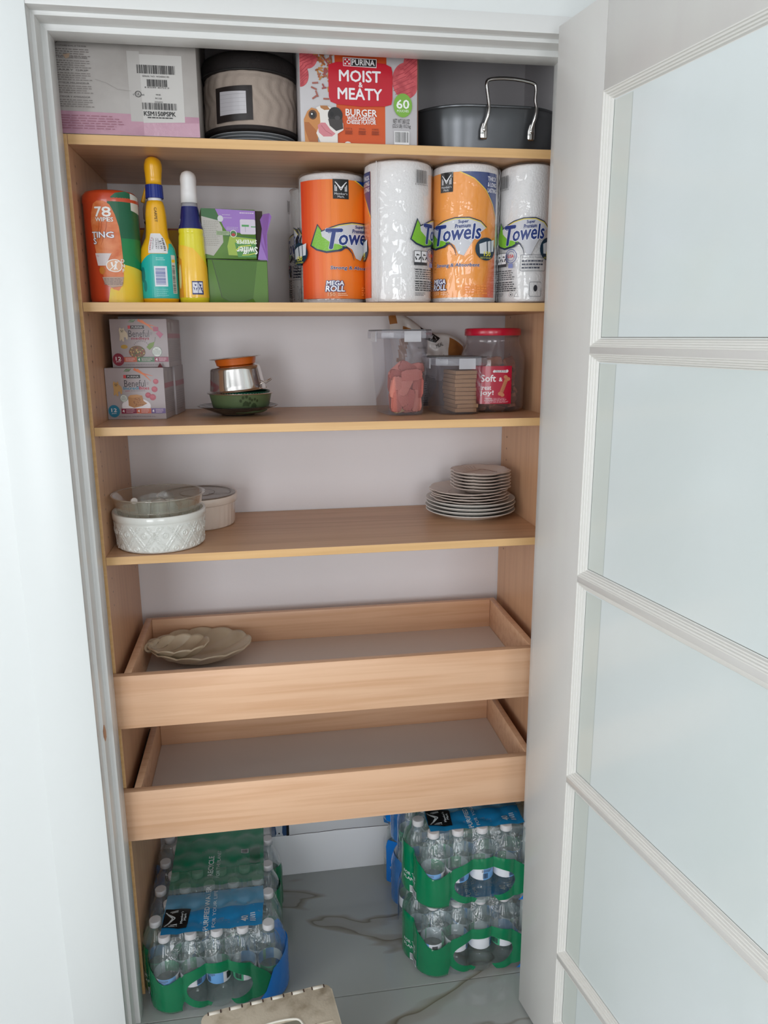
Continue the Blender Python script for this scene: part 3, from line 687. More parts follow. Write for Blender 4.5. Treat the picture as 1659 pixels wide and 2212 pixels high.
p.rect(-.05,.018,.62,.0455,(28,40,104)); p.rect(-.02,.021,.27,.043,(214,216,226)); p.rect(.30,.021,.58,.043,(214,216,226))
class _S: pass
for u in (.125,.44):
    for k in range(3):
        a=R(90+120*k); pts=[(u+.10*cos(a+R(q)),.0325+.0062*sin(a+R(q))) for q in (-45,-20,8)]; p.line(pts,.0035*5,(28,40,104)) if 0 else p.poly([(u+.12*cos(a-.7),.0325+.0076*sin(a-.7)),(u+.12*cos(a+.5),.0325+.0076*sin(a+.5)),(u+.06*cos(a+.3),.0325+.0034*sin(a+.3)),(u+.06*cos(a-.5),.0325+.0034*sin(a-.5))],(28,40,104))
p.poly([(.30,.043),(.335,.043),(.58,.024),(.58,.021),(.55,.021)],(28,40,104))
p.done(t)
# things behind the sprayers
t=thing('yellow_carton','flat yellow carton standing behind the two spray bottles','box',(.085,.27,Z2))
b=bmesh.new(); bx(b,0,.135,0,.045,0,.178,0,.001); fin('carton_body',b,M('carton_yellow',(206,158,24),.4),t,True)
p=Print(fplane(0)); p.rect(.001,.174,.134,.177,(140,40,36)); p.lines(.07,.13,.12,.02,8,(120,84,20),.3); p.done(t)
t=thing('white_spray','off-white cleaner bottle with black looped trigger behind the wipes canister','spray bottle',(.125,.175,Z2))
b=bmesh.new(); loft(b,[(0,0,0,.030,.022),(.004,0,0,.034,.026),(.10,0,0,.034,.026),(.14,0,0,.024,.022),(.165,0,0,.015,.015),(.182,0,0,.014,.014),(.185,0,0,.0165,.0165),(.205,0,.0,.0165,.0165),(.218,0,0,.013,.014),(.224,0,0,.006,.008)],28); fin('bottle_body',b,M('cream_plastic',(196,188,178),.4),t,'all')
b=bmesh.new(); tube(b,smoothpath([(-.010,-.030,.172),(.006,-.034,.174),(.013,-.034,.160),(.010,-.034,.148)],5),.0035,8); tube(b,smoothpath([(.004,-.036,.140),(.013,-.038,.120),(.014,-.038,.100),(.006,-.038,.085)],5),.0018,8); fin('trigger_loop',b,DARK,t,'all')
# mop-cloth carton, upside down and torn open
t=thing('mop_cloth_carton','upside-down green and purple mop cloth carton, torn open at top right','box',(.2475,.080,Z2),rz=R(6))
GR=M('carton_green',(78,122,16),.4,var=((12,12,12),(66,106,14),.3,.6)); KB=M('carton_inside',(96,74,60),.8)
b=bmesh.new()
bx(b,0,.128,0,.110,0,.0925,0,.001); bx(b,-.008,.106,.004,.110,.094,.196,0,.001)
for f in b.faces: pass
fin('carton_body',b,GR,t,True)
b=bmesh.new()
A=[(.1085,.004,.094),(.1300,.004,.090),(.1315,.012,.150),(.1430,.016,.185),(.1385,.016,.192),(.1235,.006,.188),(.1160,.002,.176),(.1195,.004,.158),(.1150,.003,.130)]
v1=[b.verts.new(q) for q in A]; v2=[b.verts.new((q[0],q[1]+.0012,q[2])) for q in A]; n=len(A)
b.faces.new(v1); b.faces.new(v2)
for k in range(n): b.faces.new((v1[k],v1[(k+1)%n],v2[(k+1)%n],v2[k])).material_index=1
fin('torn_flap',b,[M('carton_purple',(146,104,182),.35),KB],t)
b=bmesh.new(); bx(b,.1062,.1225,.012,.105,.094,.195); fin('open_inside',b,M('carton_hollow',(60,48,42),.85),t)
p=Print(fplane(0),base=.0003); p2=Print(lambda u,v,h:(u,.004-h,v),base=.0003)
PU=(150,110,186); DGR=(44,96,46); LG=(150,176,62)
p2.poly([(.022,.1955),(.1058,.194),(.1058,.146),(.045,.150),(.038,.160)],PU)
p2.poly([(-.0078,.180),(.030,.170),(.022,.1955),(-.0078,.1958)],DGR)
p2.poly([(-.0078,.180),(.028,.172),(.035,.158),(.036,.128),(.014,.100),(-.0078,.105)],(178,174,166)); p2.lines(-.004,.030,.172,.120,14,(140,136,128),.3)
p2.poly([(.036,.146),(.106,.138),(.106,.134),(.036,.142)],DGR)
p2.poly([(.050,.141),(.1058,.136),(.1058,.100),(.046,.102),(.044,.120)],LG); p2.poly([(.060,.128),(.1058,.126),(.1058,.098),(.066,.098)],(72,136,60))
for s_,u,v,h_,w_ in (('SWEEPER',.085,.1300,.0082,.044),('Swiffer',.086,.1125,.0150,.044)):
    p2.text(s_,u,v,h_,(232,236,226),w=w_,rot=pi,outline=(30,80,40) if h_>.01 else None,ow=.0008)
p2.line([(.062,.112),(.072,.1205),(.095,.123)],.0020,(196,206,70)); p2.line([(.075,.1025),(.09,.1035),(.104,.107)],.0018,(196,206,70))
p2.poly(rrect(.073,.1058,.1455,.176,.003),(206,196,210)); p2.rect(.0765,.161,.092,.165,(70,150,80)); p2.line([(.084,.150),(.084,.161)],.0010,(150,150,160)); p2.rect(.096,.160,.1058,.162,(70,150,80))
p2.oval(.032,.176,.0060,.0065,(200,200,206)); p2.oval(.058,.146,.0075,.0075,(216,220,206)); p2.oval(.058,.146,.0062,.0062,(60,110,60)); p2.oval(.058,.1440,.004,.0030,(176,40,50)); p2.rect(.022,.1425,.049,.151,(150,166,130)); p2.lines(.024,.048,.150,.1435,3,(80,110,70),.4)
p2.lines(.073,.104,.191,.1865,1,(206,190,216),.5); p2.lines(.044,.070,.160,.153,4,(196,180,210),.4); p2.lines(.036,.058,.187,.175,2,(196,180,210),.2)
p2.done(t)
p.poly([(.010,.090),(.106,.0890),(.094,.012),(.076,.006),(.042,.006),(.027,.014)],M('cut_flap_green',(62,104,8),.4))
p.line([(.010,.091),(.027,.014)],.0011,(26,36,14)); p.line([(.027,.014),(.042,.0058),(.076,.0058),(.094,.012)],.0007,(40,60,22)); p.line([(.094,.012),(.106,.0895)],.0006,(50,80,24)); p.line([(-.0,.0925),(.128,.0905)],.0012,(28,26,20))
p.poly([(.094,.012),(.106,.089),(.127,.089),(.127,.002),(.100,.002)],M('flap_green2',(82,124,36),.4))
p.done(t,'cut_flap')

# ---------------------------------------------------------------- paper towel rolls
PAPER=M('towel_paper',(226,224,224),.85,bump=(220,.6,.003)); CORE=M('cardboard_core',(158,128,98),.8)
FILM=MT('roll_film',(236,236,238),.05,.06,edge=.9,bump=(26,.35,.006))
NAVY=(24,50,118); NV2=(26,40,70)
def towels(p,U,V,k=1.0):
    """leaf, grey scroll and the word Towels; U = left tip of the leaf"""
    def q(a,b): return (U+a*k,V+b*k)
    p.poly([q(-.003,-.014),q(.013,.030),q(.022,.016),q(.040,.010),q(.075,-.014),q(.058,-.026),q(.030,-.030),q(.010,-.024)],NV2)
    p.poly([q(0,-.013),q(.014,.026),q(.021,.015),q(.040,.010),q(.068,-.016),q(.052,-.023),q(.030,-.026),q(.012,-.021)],M('leaf_green',(120,180,46),.3,bump=(300,.5,.001)))
    top=[q(.020,.014),q(.036,.021),(U+.055*k,V+.028*k),q(.080,.033),q(.110,.033),q(.135,.026),q(.150,.014)]
    p.poly(top+[q(.136,.004),q(.120,-.012),q(.108,-.030),q(.100,-.044),q(.088,-.040),q(.080,-.022),q(.066,-.014),q(.040,-.010),q(.022,.004)],M('scroll_grey',(196,196,202),.35))
    p.line(top,.0022,NV2); p.line([(a,b-.0022) for a,b in top[1:]],.0018,(214,196,70))
    p.line([q(.060,-.017),q(.072,-.020),q(.080,-.030),q(.084,-.044)],lambda t:.0030*(1-t)+.0008,NV2)
    p.text('Towels',U+.084*k,V+.003*k,.0300*k,NAVY,w=.104*k,shear=.18,rot=.06,outline=(232,232,238),ow=.0020)
    p.text('T',U+.042*k,V-.001*k,.040*k,NAVY,w=.030*k,shear=.18,outline=(232,232,238),ow=.0018)
    p.text('Super',U+.098*k,V+.0245*k,.0078*k,NAVY,w=.021*k,shear=.15,rot=.05); p.text('Premium',U+.097*k,V+.0165*k,.0078*k,NAVY,w=.032*k,shear=.15,rot=.05)
def badge(p,u,v):
    p.oval(u,v,.0270,.0240,(26,52,70)); p.poly([(u-.018,v+.010),(u+.000,v+.016),(u+.002,v-.010),(u-.016,v-.010)],(206,210,214)); p.poly([(u+.003,v+.016),(u+.012,v+.018),(u+.013,v-.006),(u+.005,v-.010)],(206,210,214)); p.poly([(u+.014,v+.018),(u+.024,v+.021),(u+.022,v-.004),(u+.015,v-.005)],(214,218,222))
    p.text('150',u+.003,v-.010,.0092,(232,220,60),w=.018); p.text('SELECT A TEAR SHEETS',u,v-.0185,.0035,(220,214,90),w=.030)
def roll(x,y,H,rx,ry,Uc,label,seed=1,full=True,orange=(232,120,28),red=(226,74,44)):
    t=thing('paper_towel_roll',label,'paper towels',(x,y,Z2),group='wrapped paper towel rolls on the second shelf')
    rr=random.Random(seed)
    b=bmesh.new(); lathe(b,[(.0205,.004),(.92,.002),(.985,.0045),(1.0,.012),(1.0,H-.012),(.985,H-.004),(.92,H-.001),(.3,H-.0015)] if 0 else [(.022,.004),(rx*.92,.001),(rx*.985,.004),(rx,.012),(rx,H-.013),(rx*.985,H-.005),(rx*.93,H-.002),(.022,H-.004)],72,sy=ry/rx)
    fin('towel_body',b,PAPER,t,True)
    b=bmesh.new(); lathe(b,[(.0215,H-.0038),(.0225,H-.0032),(.0225,H-.0030),(.0190,H-.0030),(.0190,H-.03)],24,cap=False); fin('cardboard_tube',b,CORE,t,True)
    Rm=(rx+ry)/2; C=2*pi*.0745; f0=fcyl(rx,ry,uc=0)
    f=lambda u,v,h:f0((u-Uc)/.0745*Rm,v,h)
    p=Print(f,cut=.004,base=.0006); s=H/.285
    OG=M('wrap_orange_%d'%orange[0],orange,.3)
    B0,B1=.012*s,.266*s
    def dark(U0):
        p.poly([(U0,B0),(U0+.215,B0),(U0+.215,B1),(U0,B1)],OG)
        for k in range(8):   # printed red to orange blend
            c=tuple(int(red[i]+(orange[i]-red[i])*((k+.5)/8)) for i in range(3)); p.rect(U0+k*.0085,B0,U0+(k+1)*.0085,B1,c)
        for k in range(6):
            c=tuple(int(orange[i]+((222,84,36)[i]-orange[i])*((k+1)/6)) for i in range(3)); p.poly([(U0+.215-.028+k*.005-.02,B0),(U0+.215-.0005,B0),(U0+.215-.0005,B0+.16-.022*k),(U0+.215-.010+k*.001,B0+.13-.02*k)],c)
        sw=[(U0+.118,B1),(U0+.150,B1-.014),(U0+.178,B1-.036),(U0+.200,B1-.064),(U0+.215,B1-.092)]
        p.poly(sw+[(U0+.215,B1)],(18,52,120)); p.line(sw[:-1]+[(U0+.2147,B1-.092)],.0022,(236,200,50))
        for k,s_ in enumerate(('THICK','& LONG','LASTING')): p.text(s_,U0+.1975,B1-.012-k*.0118,.0085,(232,232,238),w=.029)
        mlogo(p,U0+.0885,B1-.0195,.040)
        towels(p,U0+.028,.142*s,1.02); badge(p,U0+.181,.112*s)
        p.text('Strong & Absorbent',U0+.115,.078*s,.0090,(30,50,110),w=.098,shear=.12,outline=(232,216,204),ow=.0007)
        p.text('MEGA',U0+.0745,.0455*s,.0098,(236,236,240),w=.033,shear=.1,outline=(28,50,110),ow=.0016); p.text('ROLL',U0+.0745,.0335*s,.0120,(236,236,240),w=.036,shear=.1,outline=(28,50,110),ow=.0016)
        p.text('150',U0+.067,.021*s,.0075,(238,180,130)); p.lines(U0+.079,U0+.100,.0245*s,.0170*s,2,(240,190,150),.5)
        p.lines(U0+.130,U0+.185,.038*s,.018*s,4,(240,150,70),.5)
    def light(U0):
        towels(p,U0+.311,.142*s,1.0); badge(p,U0+.462,.112*s)
        p.bars(U0+.320,B1-.028,U0+.348,B1-.002,(50,52,56),22,seed=4); p.text('0 78742 05410 6',U0+.334,B1-.0305,.0030,(60,60,64),w=.032)
        for k in range(2):
            u=U0+.3245+k*.0165; p.rect(u-.0085,.077*s,u+.0083,.106*s,(52,54,58)); p.rect(u-.0075,.083*s,u+.0073,.105*s,(222,222,224)); p.recycle(u,.093*s,.0052,(34,36,40))
        u=U0+.362; v=.098*s
        p.ring(u,v,.0150,.0150,.0014,(70,84,150)); p.ring(u,v,.0105,.0105,.0010,(70,84,150)); p.text('USA',u,v,.0068,(200,44,54),w=.0155); p.rect(u-.006,v-.025,u+.006,v-.016,(120,130,180))
        p.lines(U0+.318,U0+.375,.070*s,.048*s,5,(60,62,66),.42); p.lines(U0+.318,U0+.380,.046*s,.024*s,5,(50,52,56),.5); p.lines(U0+.318,U0+.345,.022*s,.014*s,3,(90,92,96),.4)
        p.text('WARNING:',U0+.3245,.0692*s,.0026,(40,42,46)); p.text('CAUTION:',U0+.3245,.0448*s,.0026,(40,42,46))
        p.ring(U0+.365,.0175*s,.0050,.0050,.0007,(40,42,46)); p.poly([(U0+.3625,.0160*s),(U0+.3675,.0160*s),(U0+.365,.0205*s)],(40,42,46)); p.line([(U0+.374,.013*s),(U0+.3845,.013*s),(U0+.379,.0225*s),(U0+.374,.013*s)],.0008,(40,42,46))
        p.line(rrect(U0+.386,U0+.45,.066*s,.099*s,.003)+[(U0+.45,.09*s)],.0008,(40,50,70)); p.text('Questions or Comments?',U0+.418,.094*s,.0040,(34,40,60),w=.056); p.lines(U0+.390,U0+.446,.090*s,.069*s,3,(60,64,80),.45)
        p.line(rrect(U0+.410,U0+.440,.013*s,.043*s,.003)+[(U0+.440,.03*s)],.0008,(40,50,70)); p.oval(U0+.425,.030*s,.005,.007,(36,38,44))
    dark(0); light(0); dark(-.4682) if Uc<.1 else None; light(-.4682) if Uc<.1 else None
    p.line([(.240,.003),(.240,H-.004)],.0012,(214,214,216))
    p.done(t,'printed_wrapper')
    # clear film, creased and gathered over the ends
    nu,nv=110,44; b=bmesh.new(); L=[]
    prof=[(.25,-.0001),(.8,.0002),(.97,.0012),(1,.006)]+[(1,.006+(H-.014)*k/nv) for k in range(1,nv)]+[(1,H-.006),(.985,H-.001),(.93,H+.0015),(.82,H+.0035),(.6,H+.003),(.3,H+.002)]
    for r_,z_ in prof:
        ring=[]
        for k in range(nu):
            a=2*pi*k/nu; n_=noise.noise(Vector((cos(a)*5+seed,sin(a)*5,z_*26)))+.6*noise.noise(Vector((cos(a)*13,sin(a)*13+seed,z_*55)))
            d=.0022+.0009*max(-.8,n_) ; fold=abs(noise.noise(Vector((a*3.1+seed*3,z_*9-a*2,0))))
            if fold<.05: d+=.0010
            zz=z_+(.0022*n_ if z_>H-.004 else 0)
            ring.append(b.verts.new(((rx*r_+d)*sin(a),-(ry*r_+d)*cos(a),max(.0001,zz))))
        L.append(ring)
    for A,B in zip(L,L[1:]):
        for k in range(nu): b.faces.new((A[k],A[(k+1)%nu],B[(k+1)%nu],B[k]))
    fin('film_wrap',b,FILM,t,'all')
    b=bmesh.new(); tube(b,[(f(.240,v,.0036+.0006*sin(v*300))) for v in [H*k/40*.97+.004 for k in range(41)]],.0006,5); fin('film_seam',b,MT('film_weld',(240,240,244),.5,.1),t,'all')
    return t
roll(.512,.3165,.275,.0735,.0735,.47,'paper towel roll half hidden at the back beside the green mop cloth carton',5)
roll(.5265,.166,.278,.0738,.0735,.078,'paper towel roll with red-orange wrapper panel, leftmost of the four in the front row',1)
roll(.6665,.0990,.293,.0738,.0738,.296,'paper towel roll showing its plain white side and creased seam, second of the front row',2)
roll(.8190,.1000,.291,.0735,.0738,.149,'paper towel roll with bright orange panel reading THICK & LONG LASTING',3,orange=(240,150,24),red=(240,150,24))
roll(.9550,.0820,.290,.0570,.0740,.424,'paper towel roll with logo on white, rightmost and squeezed against the side panel',4)

# ================================================================ THIRD SHELF
def dogbox(name,loc,rz,w_,d_,h_,label,kind,flap=True):
    t=thing(name,label,'box',loc,rz)
    b=bmesh.new(); bx(b,0,w_,0,d_,0,h_,0,.0008); fin('carton_body',b,M('petfood_carton',(172,162,164),.35),t,True)
    if kind is None:
        p=Print(lambda u,v,h:(w_+h,u,v)); p.poly([(.0,.066*h_/.112),(d_,.066*h_/.112),(d_,.078*h_/.112),(0,.078*h_/.112)],(170,110,120)); p.lines(.004,d_-.004,.06,.01,9,(150,146,148),.3); p.done(t,'printed_side'); return t
    p=Print(fplane(0)); S_=w_/.137; X=lambda a:a*w_; Y=lambda a:a*h_
    p.text('PURINA',X(.47),Y(.835 if kind=='low' else .83),.0048,(222,216,216),w=X(.19)); s0=p.h
    p.rect(X(.315),Y(.80),X(.36),Y(.865),(196,60,60)); p.rect(X(.362),Y(.80),X(.60),Y(.865),(34,28,30)); p.text('PURINA',X(.48),Y(.832),.0040,(214,208,208),w=X(.19))
    p.text('Beneful',X(.50),Y(.70),.0160*S_,(58,50,54),w=X(.36),bold=False); p.lines(X(.70),X(.74),Y(.73),Y(.67),3,(120,110,112),.4)
    CAR=(206,98,44)
    p.line([(X(.50),Y(.98)),(X(.62),Y(.90)),(X(.82),Y(.84))],lambda q:.0050*(1-q)+.0006,CAR); p.line([(X(.55),Y(.965)),(X(.68),Y(.86)),(X(.78),Y(.74))],lambda q:.0055*(1-q)+.0005,(214,112,50))
    p.poly([(X(.32),Y(.93)),(X(.37),Y(.985)),(X(.46),Y(.985)),(X(.42),Y(.93))],(92,112,84)); p.line([(X(.33),Y(.935)),(X(.44),Y(.98))],.0008,(150,166,140))
    if kind=='low':
        p.text('Incredi',X(.435),Y(.61),.0068,(40,130,160),w=X(.26)); p.text('Bites',X(.655),Y(.61),.0068,(176,28,60),w=X(.17)); p.text('paté',X(.37),Y(.555),.0040,(160,50,70),w=X(.07)); p.lines(X(.42),X(.68),Y(.565),Y(.545),1,(130,120,124),.5)
        for x,y,r_ in ((.86,.735,.046),(.83,.585,.052),(.715,.47,.050),(.79,.43,.056)): p.oval(X(x),Y(y),X(r_),Y(r_*1.1),(166,54,74)); p.oval(X(x-.008),Y(y+.012),X(r_*.6),Y(r_*.5),(182,72,90))
        p.oval(X(.50),Y(.26),X(.25),Y(.155),(214,208,210)); p.oval(X(.50),Y(.265),X(.235),Y(.14),(226,220,222))
        p.poly([(X(.37),Y(.44)),(X(.41),Y(.475)),(X(.52),Y(.485)),(X(.61),Y(.465)),(X(.63),Y(.36)),(X(.69),Y(.31)),(X(.60),Y(.26)),(X(.46),Y(.225)),(X(.37),Y(.27))],(176,122,70)); p.poly([(X(.37),Y(.44)),(X(.41),Y(.475)),(X(.52),Y(.485)),(X(.61),Y(.465)),(X(.55),Y(.44)),(X(.44),Y(.42))],(192,140,88)); 
        rr=random.Random(9)
        for _ in range(26): p.oval(X(rr.uniform(.46,.63)),Y(rr.uniform(.27,.42)),.0012,.001,(140,84,44),8)
        p.oval(X(.295),Y(.415),X(.062),Y(.072),(206,210,204)); p.ring(X(.295),Y(.415),X(.062),Y(.072),.0006,(130,150,130)); p.text('NO',X(.295),Y(.445),.003,(60,84,70)); p.lines(X(.25),X(.34),Y(.43),Y(.37),3,(120,134,124),.4,.1)
        bars_=((.24,.50,(130,24,60)),(.50,.75,(190,84,44)),(.75,.995,(84,52,120))); rc=(32,118,148)
    else:
        p.text('medleys',X(.52),Y(.595),.0078,(150,24,54),w=X(.31)); 
        for k in range(9): a=R(150-120*k/8); p.rect(X(.53)+.0175*cos(a)-.0007,Y(.40)+.0150*sin(a),X(.53)+.0175*cos(a)+.0009,Y(.40)+.0150*sin(a)+.0020,(110,100,104))
        p.rect(X(.76),Y(.745),X(.85),Y(.835),(160,60,92)); p.poly([(X(.80),Y(.70)),(X(.86),Y(.755)),(X(.93),Y(.68)),(X(.87),Y(.60))],(170,80,112))
        p.poly([(X(.62),Y(.42)),(X(.68),Y(.50)),(X(.77),Y(.53)),(X(.74),Y(.43)),(X(.67),Y(.36))],(112,140,52)); p.line([(X(.77),Y(.53)),(X(.79),Y(.63))],.0007,(70,100,50)); p.oval(X(.23),Y(.43),X(.06),Y(.042),(178,140,50))
        p.oval(X(.45),Y(.32),X(.145),Y(.13),(120,86,54)); rr=random.Random(3)
        for _ in range(40):
            a=rr.uniform(0,6.28);q=rr.random()**.5; p.oval(X(.45+.13*q*cos(a)),Y(.32+.11*q*sin(a)),.0018,.0015,rr.choice(((166,120,70),(90,60,40),(150,60,40),(196,170,110),(80,110,50))),7)
        p.oval(X(.80),Y(.325),X(.085),Y(.105),(208,212,206)); p.ring(X(.80),Y(.325),X(.085),Y(.105),.0006,(120,146,126)); p.text('NO',X(.80),Y(.375),.0032,(60,90,76)); p.lines(X(.73),X(.87),Y(.36),Y(.26),4,(116,136,124),.4,.1)
        bars_=((.16,.44,(184,84,44)),(.44,.75,(54,104,62)),(.75,.995,(136,24,66))); rc=(126,18,46)
    for a,c,col in bars_:
        p.rect(X(a),Y(.115),X(c),Y(.215),col); p.text('4',X(a+.035),Y(.165),.0062,(228,222,222)); p.lines(X(a+.08),X(c-.03),Y(.205),Y(.125),3,(214,190,196),.35)
    p.oval(X(.115),Y(.165),.0130,.0140,rc); p.text('12',X(.115),Y(.185),.0078,(226,222,222),w=.0120); p.text('pack',X(.115),Y(.122),.0042,(226,222,222),w=.0105)
    p.text('12-3 OZ (85 g) CANS - TOTAL NET WT 36 OZ (2.25 LB) 1.02 kg',X(.50),Y(.055),.0028,(76,66,68),w=X(.62),bold=False)
    # little terrier picture
    c=(190,150,96) if kind=='low' else (204,188,164); ox,oy=(.13,.60) if kind=='low' else (.16,.68)
    def z_(a,b_): return (X(ox+a),Y(oy+b_))
    p.poly([z_(0,.10),z_(.02,.15),z_(.04,.12),z_(.07,.12),z_(.09,.15),z_(.10,.08),z_(.14,.04),z_(.15,-.02),z_(.145,-.10),z_(.12,-.10),z_(.11,-.05),z_(.08,-.06),z_(.08,-.14),z_(.05,-.14),z_(.04,-.09),z_(.02,-.13),z_(0,-.12),z_(.01,-.02)],c)
    p.oval(*z_(.052,.072),.0042,.0040,tuple(int(q*.9) for q in c)); p.oval(*z_(.052,.066),.0012,.0010,(40,30,26),8); p.oval(*z_(.036,.085),.0008,.0009,(40,30,26),8); p.oval(*z_(.070,.085),.0008,.0009,(40,30,26),8)
    p.done(t)
    ps=Print(lambda u,v,h:(w_+h,u,v)); ps.poly([(.002,Y(.60)),(d_-.002,Y(.60)),(d_-.002,Y(.70)),(.002,Y(.70))],(172,112,122)); ps.lines(.006,d_-.006,Y(.56),Y(.10),12,(150,144,146),.3)
    for k in range(2): ps.rect(.008+k*.04,Y(.74),.034+k*.04,Y(.93),(176,168,166))
    ps.done(t,'side_print')
    if flap:
        b=bmesh.new(); v=[b.verts.new(q) for q in ((w_*.90,.004,h_+.0004),(w_*.995,.002,h_+.0004),(w_*.95,.001,h_+.0105))]; b.faces.new(v); v2=[b.verts.new((q.co.x,q.co.y+.0010,q.co.z)) for q in v]; b.faces.new(v2)
        for k in range(3): b.faces.new((v[k],v[(k+1)%3],v2[(k+1)%3],v2[k]))
        fin('lifted_flap',b,M('flap_dark_red',(96,24,34),.5),t)
    return t
dogbox('dog_food_carton',(.0008,.158,Z3),R(-6),.1320,.098,.1165,'white 12-pack dog food carton with brown loaf picture, lower of two at left end','low')
dogbox('dog_food_carton',(.0130,.259,Z3),R(-6),.1340,.098,.1165,'white dog food carton directly behind the lower front carton',None)
dogbox('dog_food_carton',(.0180,.171,Z3+.1169),R(-5),.1270,.150,.1075,'white 12-pack dog food carton with dark red 12 badge, resting on the lower one','up',False)

# --- bowls
t=thing('black_plate','black glass plate with scalloped rim under the pet bowls','plate',(.2930,.218,Z3))
b=bmesh.new(); lathe(b,[(.001,0),(.040,0),(.0405,.0012),(.055,.006),(.075,.014),(.092,.0205),(.0950,.0225),(.0925,.0235),(.074,.0170),(.050,.0090),(.035,.0060),(.001,.0060)],120,lobes=(10,.05,lambda r:max(0,(r-.05)/.045))); fin('plate_body',b,M('black_glass',(20,22,30),.08,coat=.6),t,True)
t=thing('green_pet_bowl','green pet bowl with darker paw prints and steel lining, standing in the black plate','bowl',(0.3005,.215,Z3+.0063),rz=R(4))
b=bmesh.new(); lathe(b,[(.001,0),(.0540,0),(.0620,.0035),(.0665,.012),(.0735,.042),(.0750,.0465)],72,cap=False); fin('bowl_body',b,M('green_enamel',(88,103,70),.34),t,True)
ST=M('brushed_steel',(224,220,216),.2,metal=1)
b=bmesh.new(); lathe(b,[(.0740,.0440),(.0790,.0455),(.0795,.0470),(.0780,.0480),(.0745,.0478),(.0690,.044),(.0620,.010),(.0560,.006),(.001,.006)],72,cap=False); fin('steel_lining',b,ST,t,True)
gpro=lambda v:(.0665+(.0750-.0665)*max(0,(v-.012))/.0345)/.068
p=Print(fcyl(.068,prof=gpro),cut=.003,base=.0005); PW=(52,64,38)
for u,v,k in ((.0085,.0245,1.1),(.0275,.0205,.95)):
    p.poly([(u-.0075*k,v-.005*k),(u-.006*k,v+.002*k),(u-.001*k,v+.0065*k),(u+.004*k,v+.004*k),(u+.0075*k,v-.001*k),(u+.0065*k,v-.0055*k),(u,v-.004*k)],PW)
    for a,b_ in ((-.0105,.0065),(-.0060,.0130),(.0010,.0150),(.0075,.0110)): p.oval(u+a*k,v+b_*k,.0026*k,.0036*k,PW,14)
    p.done(t,'paw_print'); p=Print(fcyl(.068,prof=gpro),cut=.003,base=.0005)
p.line([(-.036,.012),(-.030,.018),(-.027,.012),(-.036,.010)],.0007,(84,100,64)); p.done(t,'bone_outline')
t=thing('checked_dish','dark green checked dish nested inside the green pet bowl','dish',(0.3050,.216,Z3+.0145),rz=0)
b=bmesh.new(); lathe(b,[(.001,0),(.045,0),(.0600,.020),(.0665,.0425),(.0655,.0430),(.0590,.021),(.044,.002),(.001,.002)],60); fin('dish_body',b,M('dark_green_glaze',(12,66,50),.2),t,True)
p=Print(lambda u,v,h:((.0645+h+(v-.034)*.29)*sin(u/.0645),-(.0645+h+(v-.034)*.29)*cos(u/.0645),v),cut=.006)
for k in range(-14,15): p.rect(k*.0066-.0016,.0355,k*.0066+.0016,.0400,(120,176,150))
p.done(t,'check_print')
t=thing('steel_bowl','shiny steel bowl turned upside down and tilted, on the green pet bowl','bowl',(0.2955,.214,Z3+.0585)); t.rotation_euler=(0,R(-5),0)
b=bmesh.new(); lathe(b,[(.0665,-.0005),(.0715,.0000),(.0720,.0010),(.0700,.0025),(.0668,.0040),(.0664,.0050),(.0650,.0140),(.0600,.0480),(.0594,.0515),(.0582,.0545),(.0560,.0568),(.0520,.0580),(.001,.0580)],96,cap=False); fin('bowl_body',b,M('polished_steel',(232,228,224),.12,metal=1),t,True)
b=bmesh.new(); tube(b,smoothpath([(.050,-.035,.010),(.072,-.030,.018),(.0835,-.010,.0215),(.080,.012,.016),(.066,.028,.008)],6),.0014,8); fin('wire_loop',b,M('polished_steel',(1,1,1)),t,'all')
t=thing('orange_pet_bowl','small orange bowl with wide steel rim, topmost of the bowl stack','bowl',(0.2935,.214,Z3+.1168)); t.rotation_euler=(0,R(-5),0)
b=bmesh.new(); lathe(b,[(.001,0),(.0400,0),(.0455,.003),(.0490,.017)],60,cap=False); fin('bowl_body',b,M('orange_enamel',(190,90,18),.3),t,True)
b=bmesh.new(); lathe(b,[(.0475,.0160),(.0610,.0185),(.0618,.0195),(.0600,.0200),(.0465,.0185),(.0425,.0055),(.038,.0035),(.001,.0035)],72,cap=False); fin('steel_lining',b,ST,t,True)

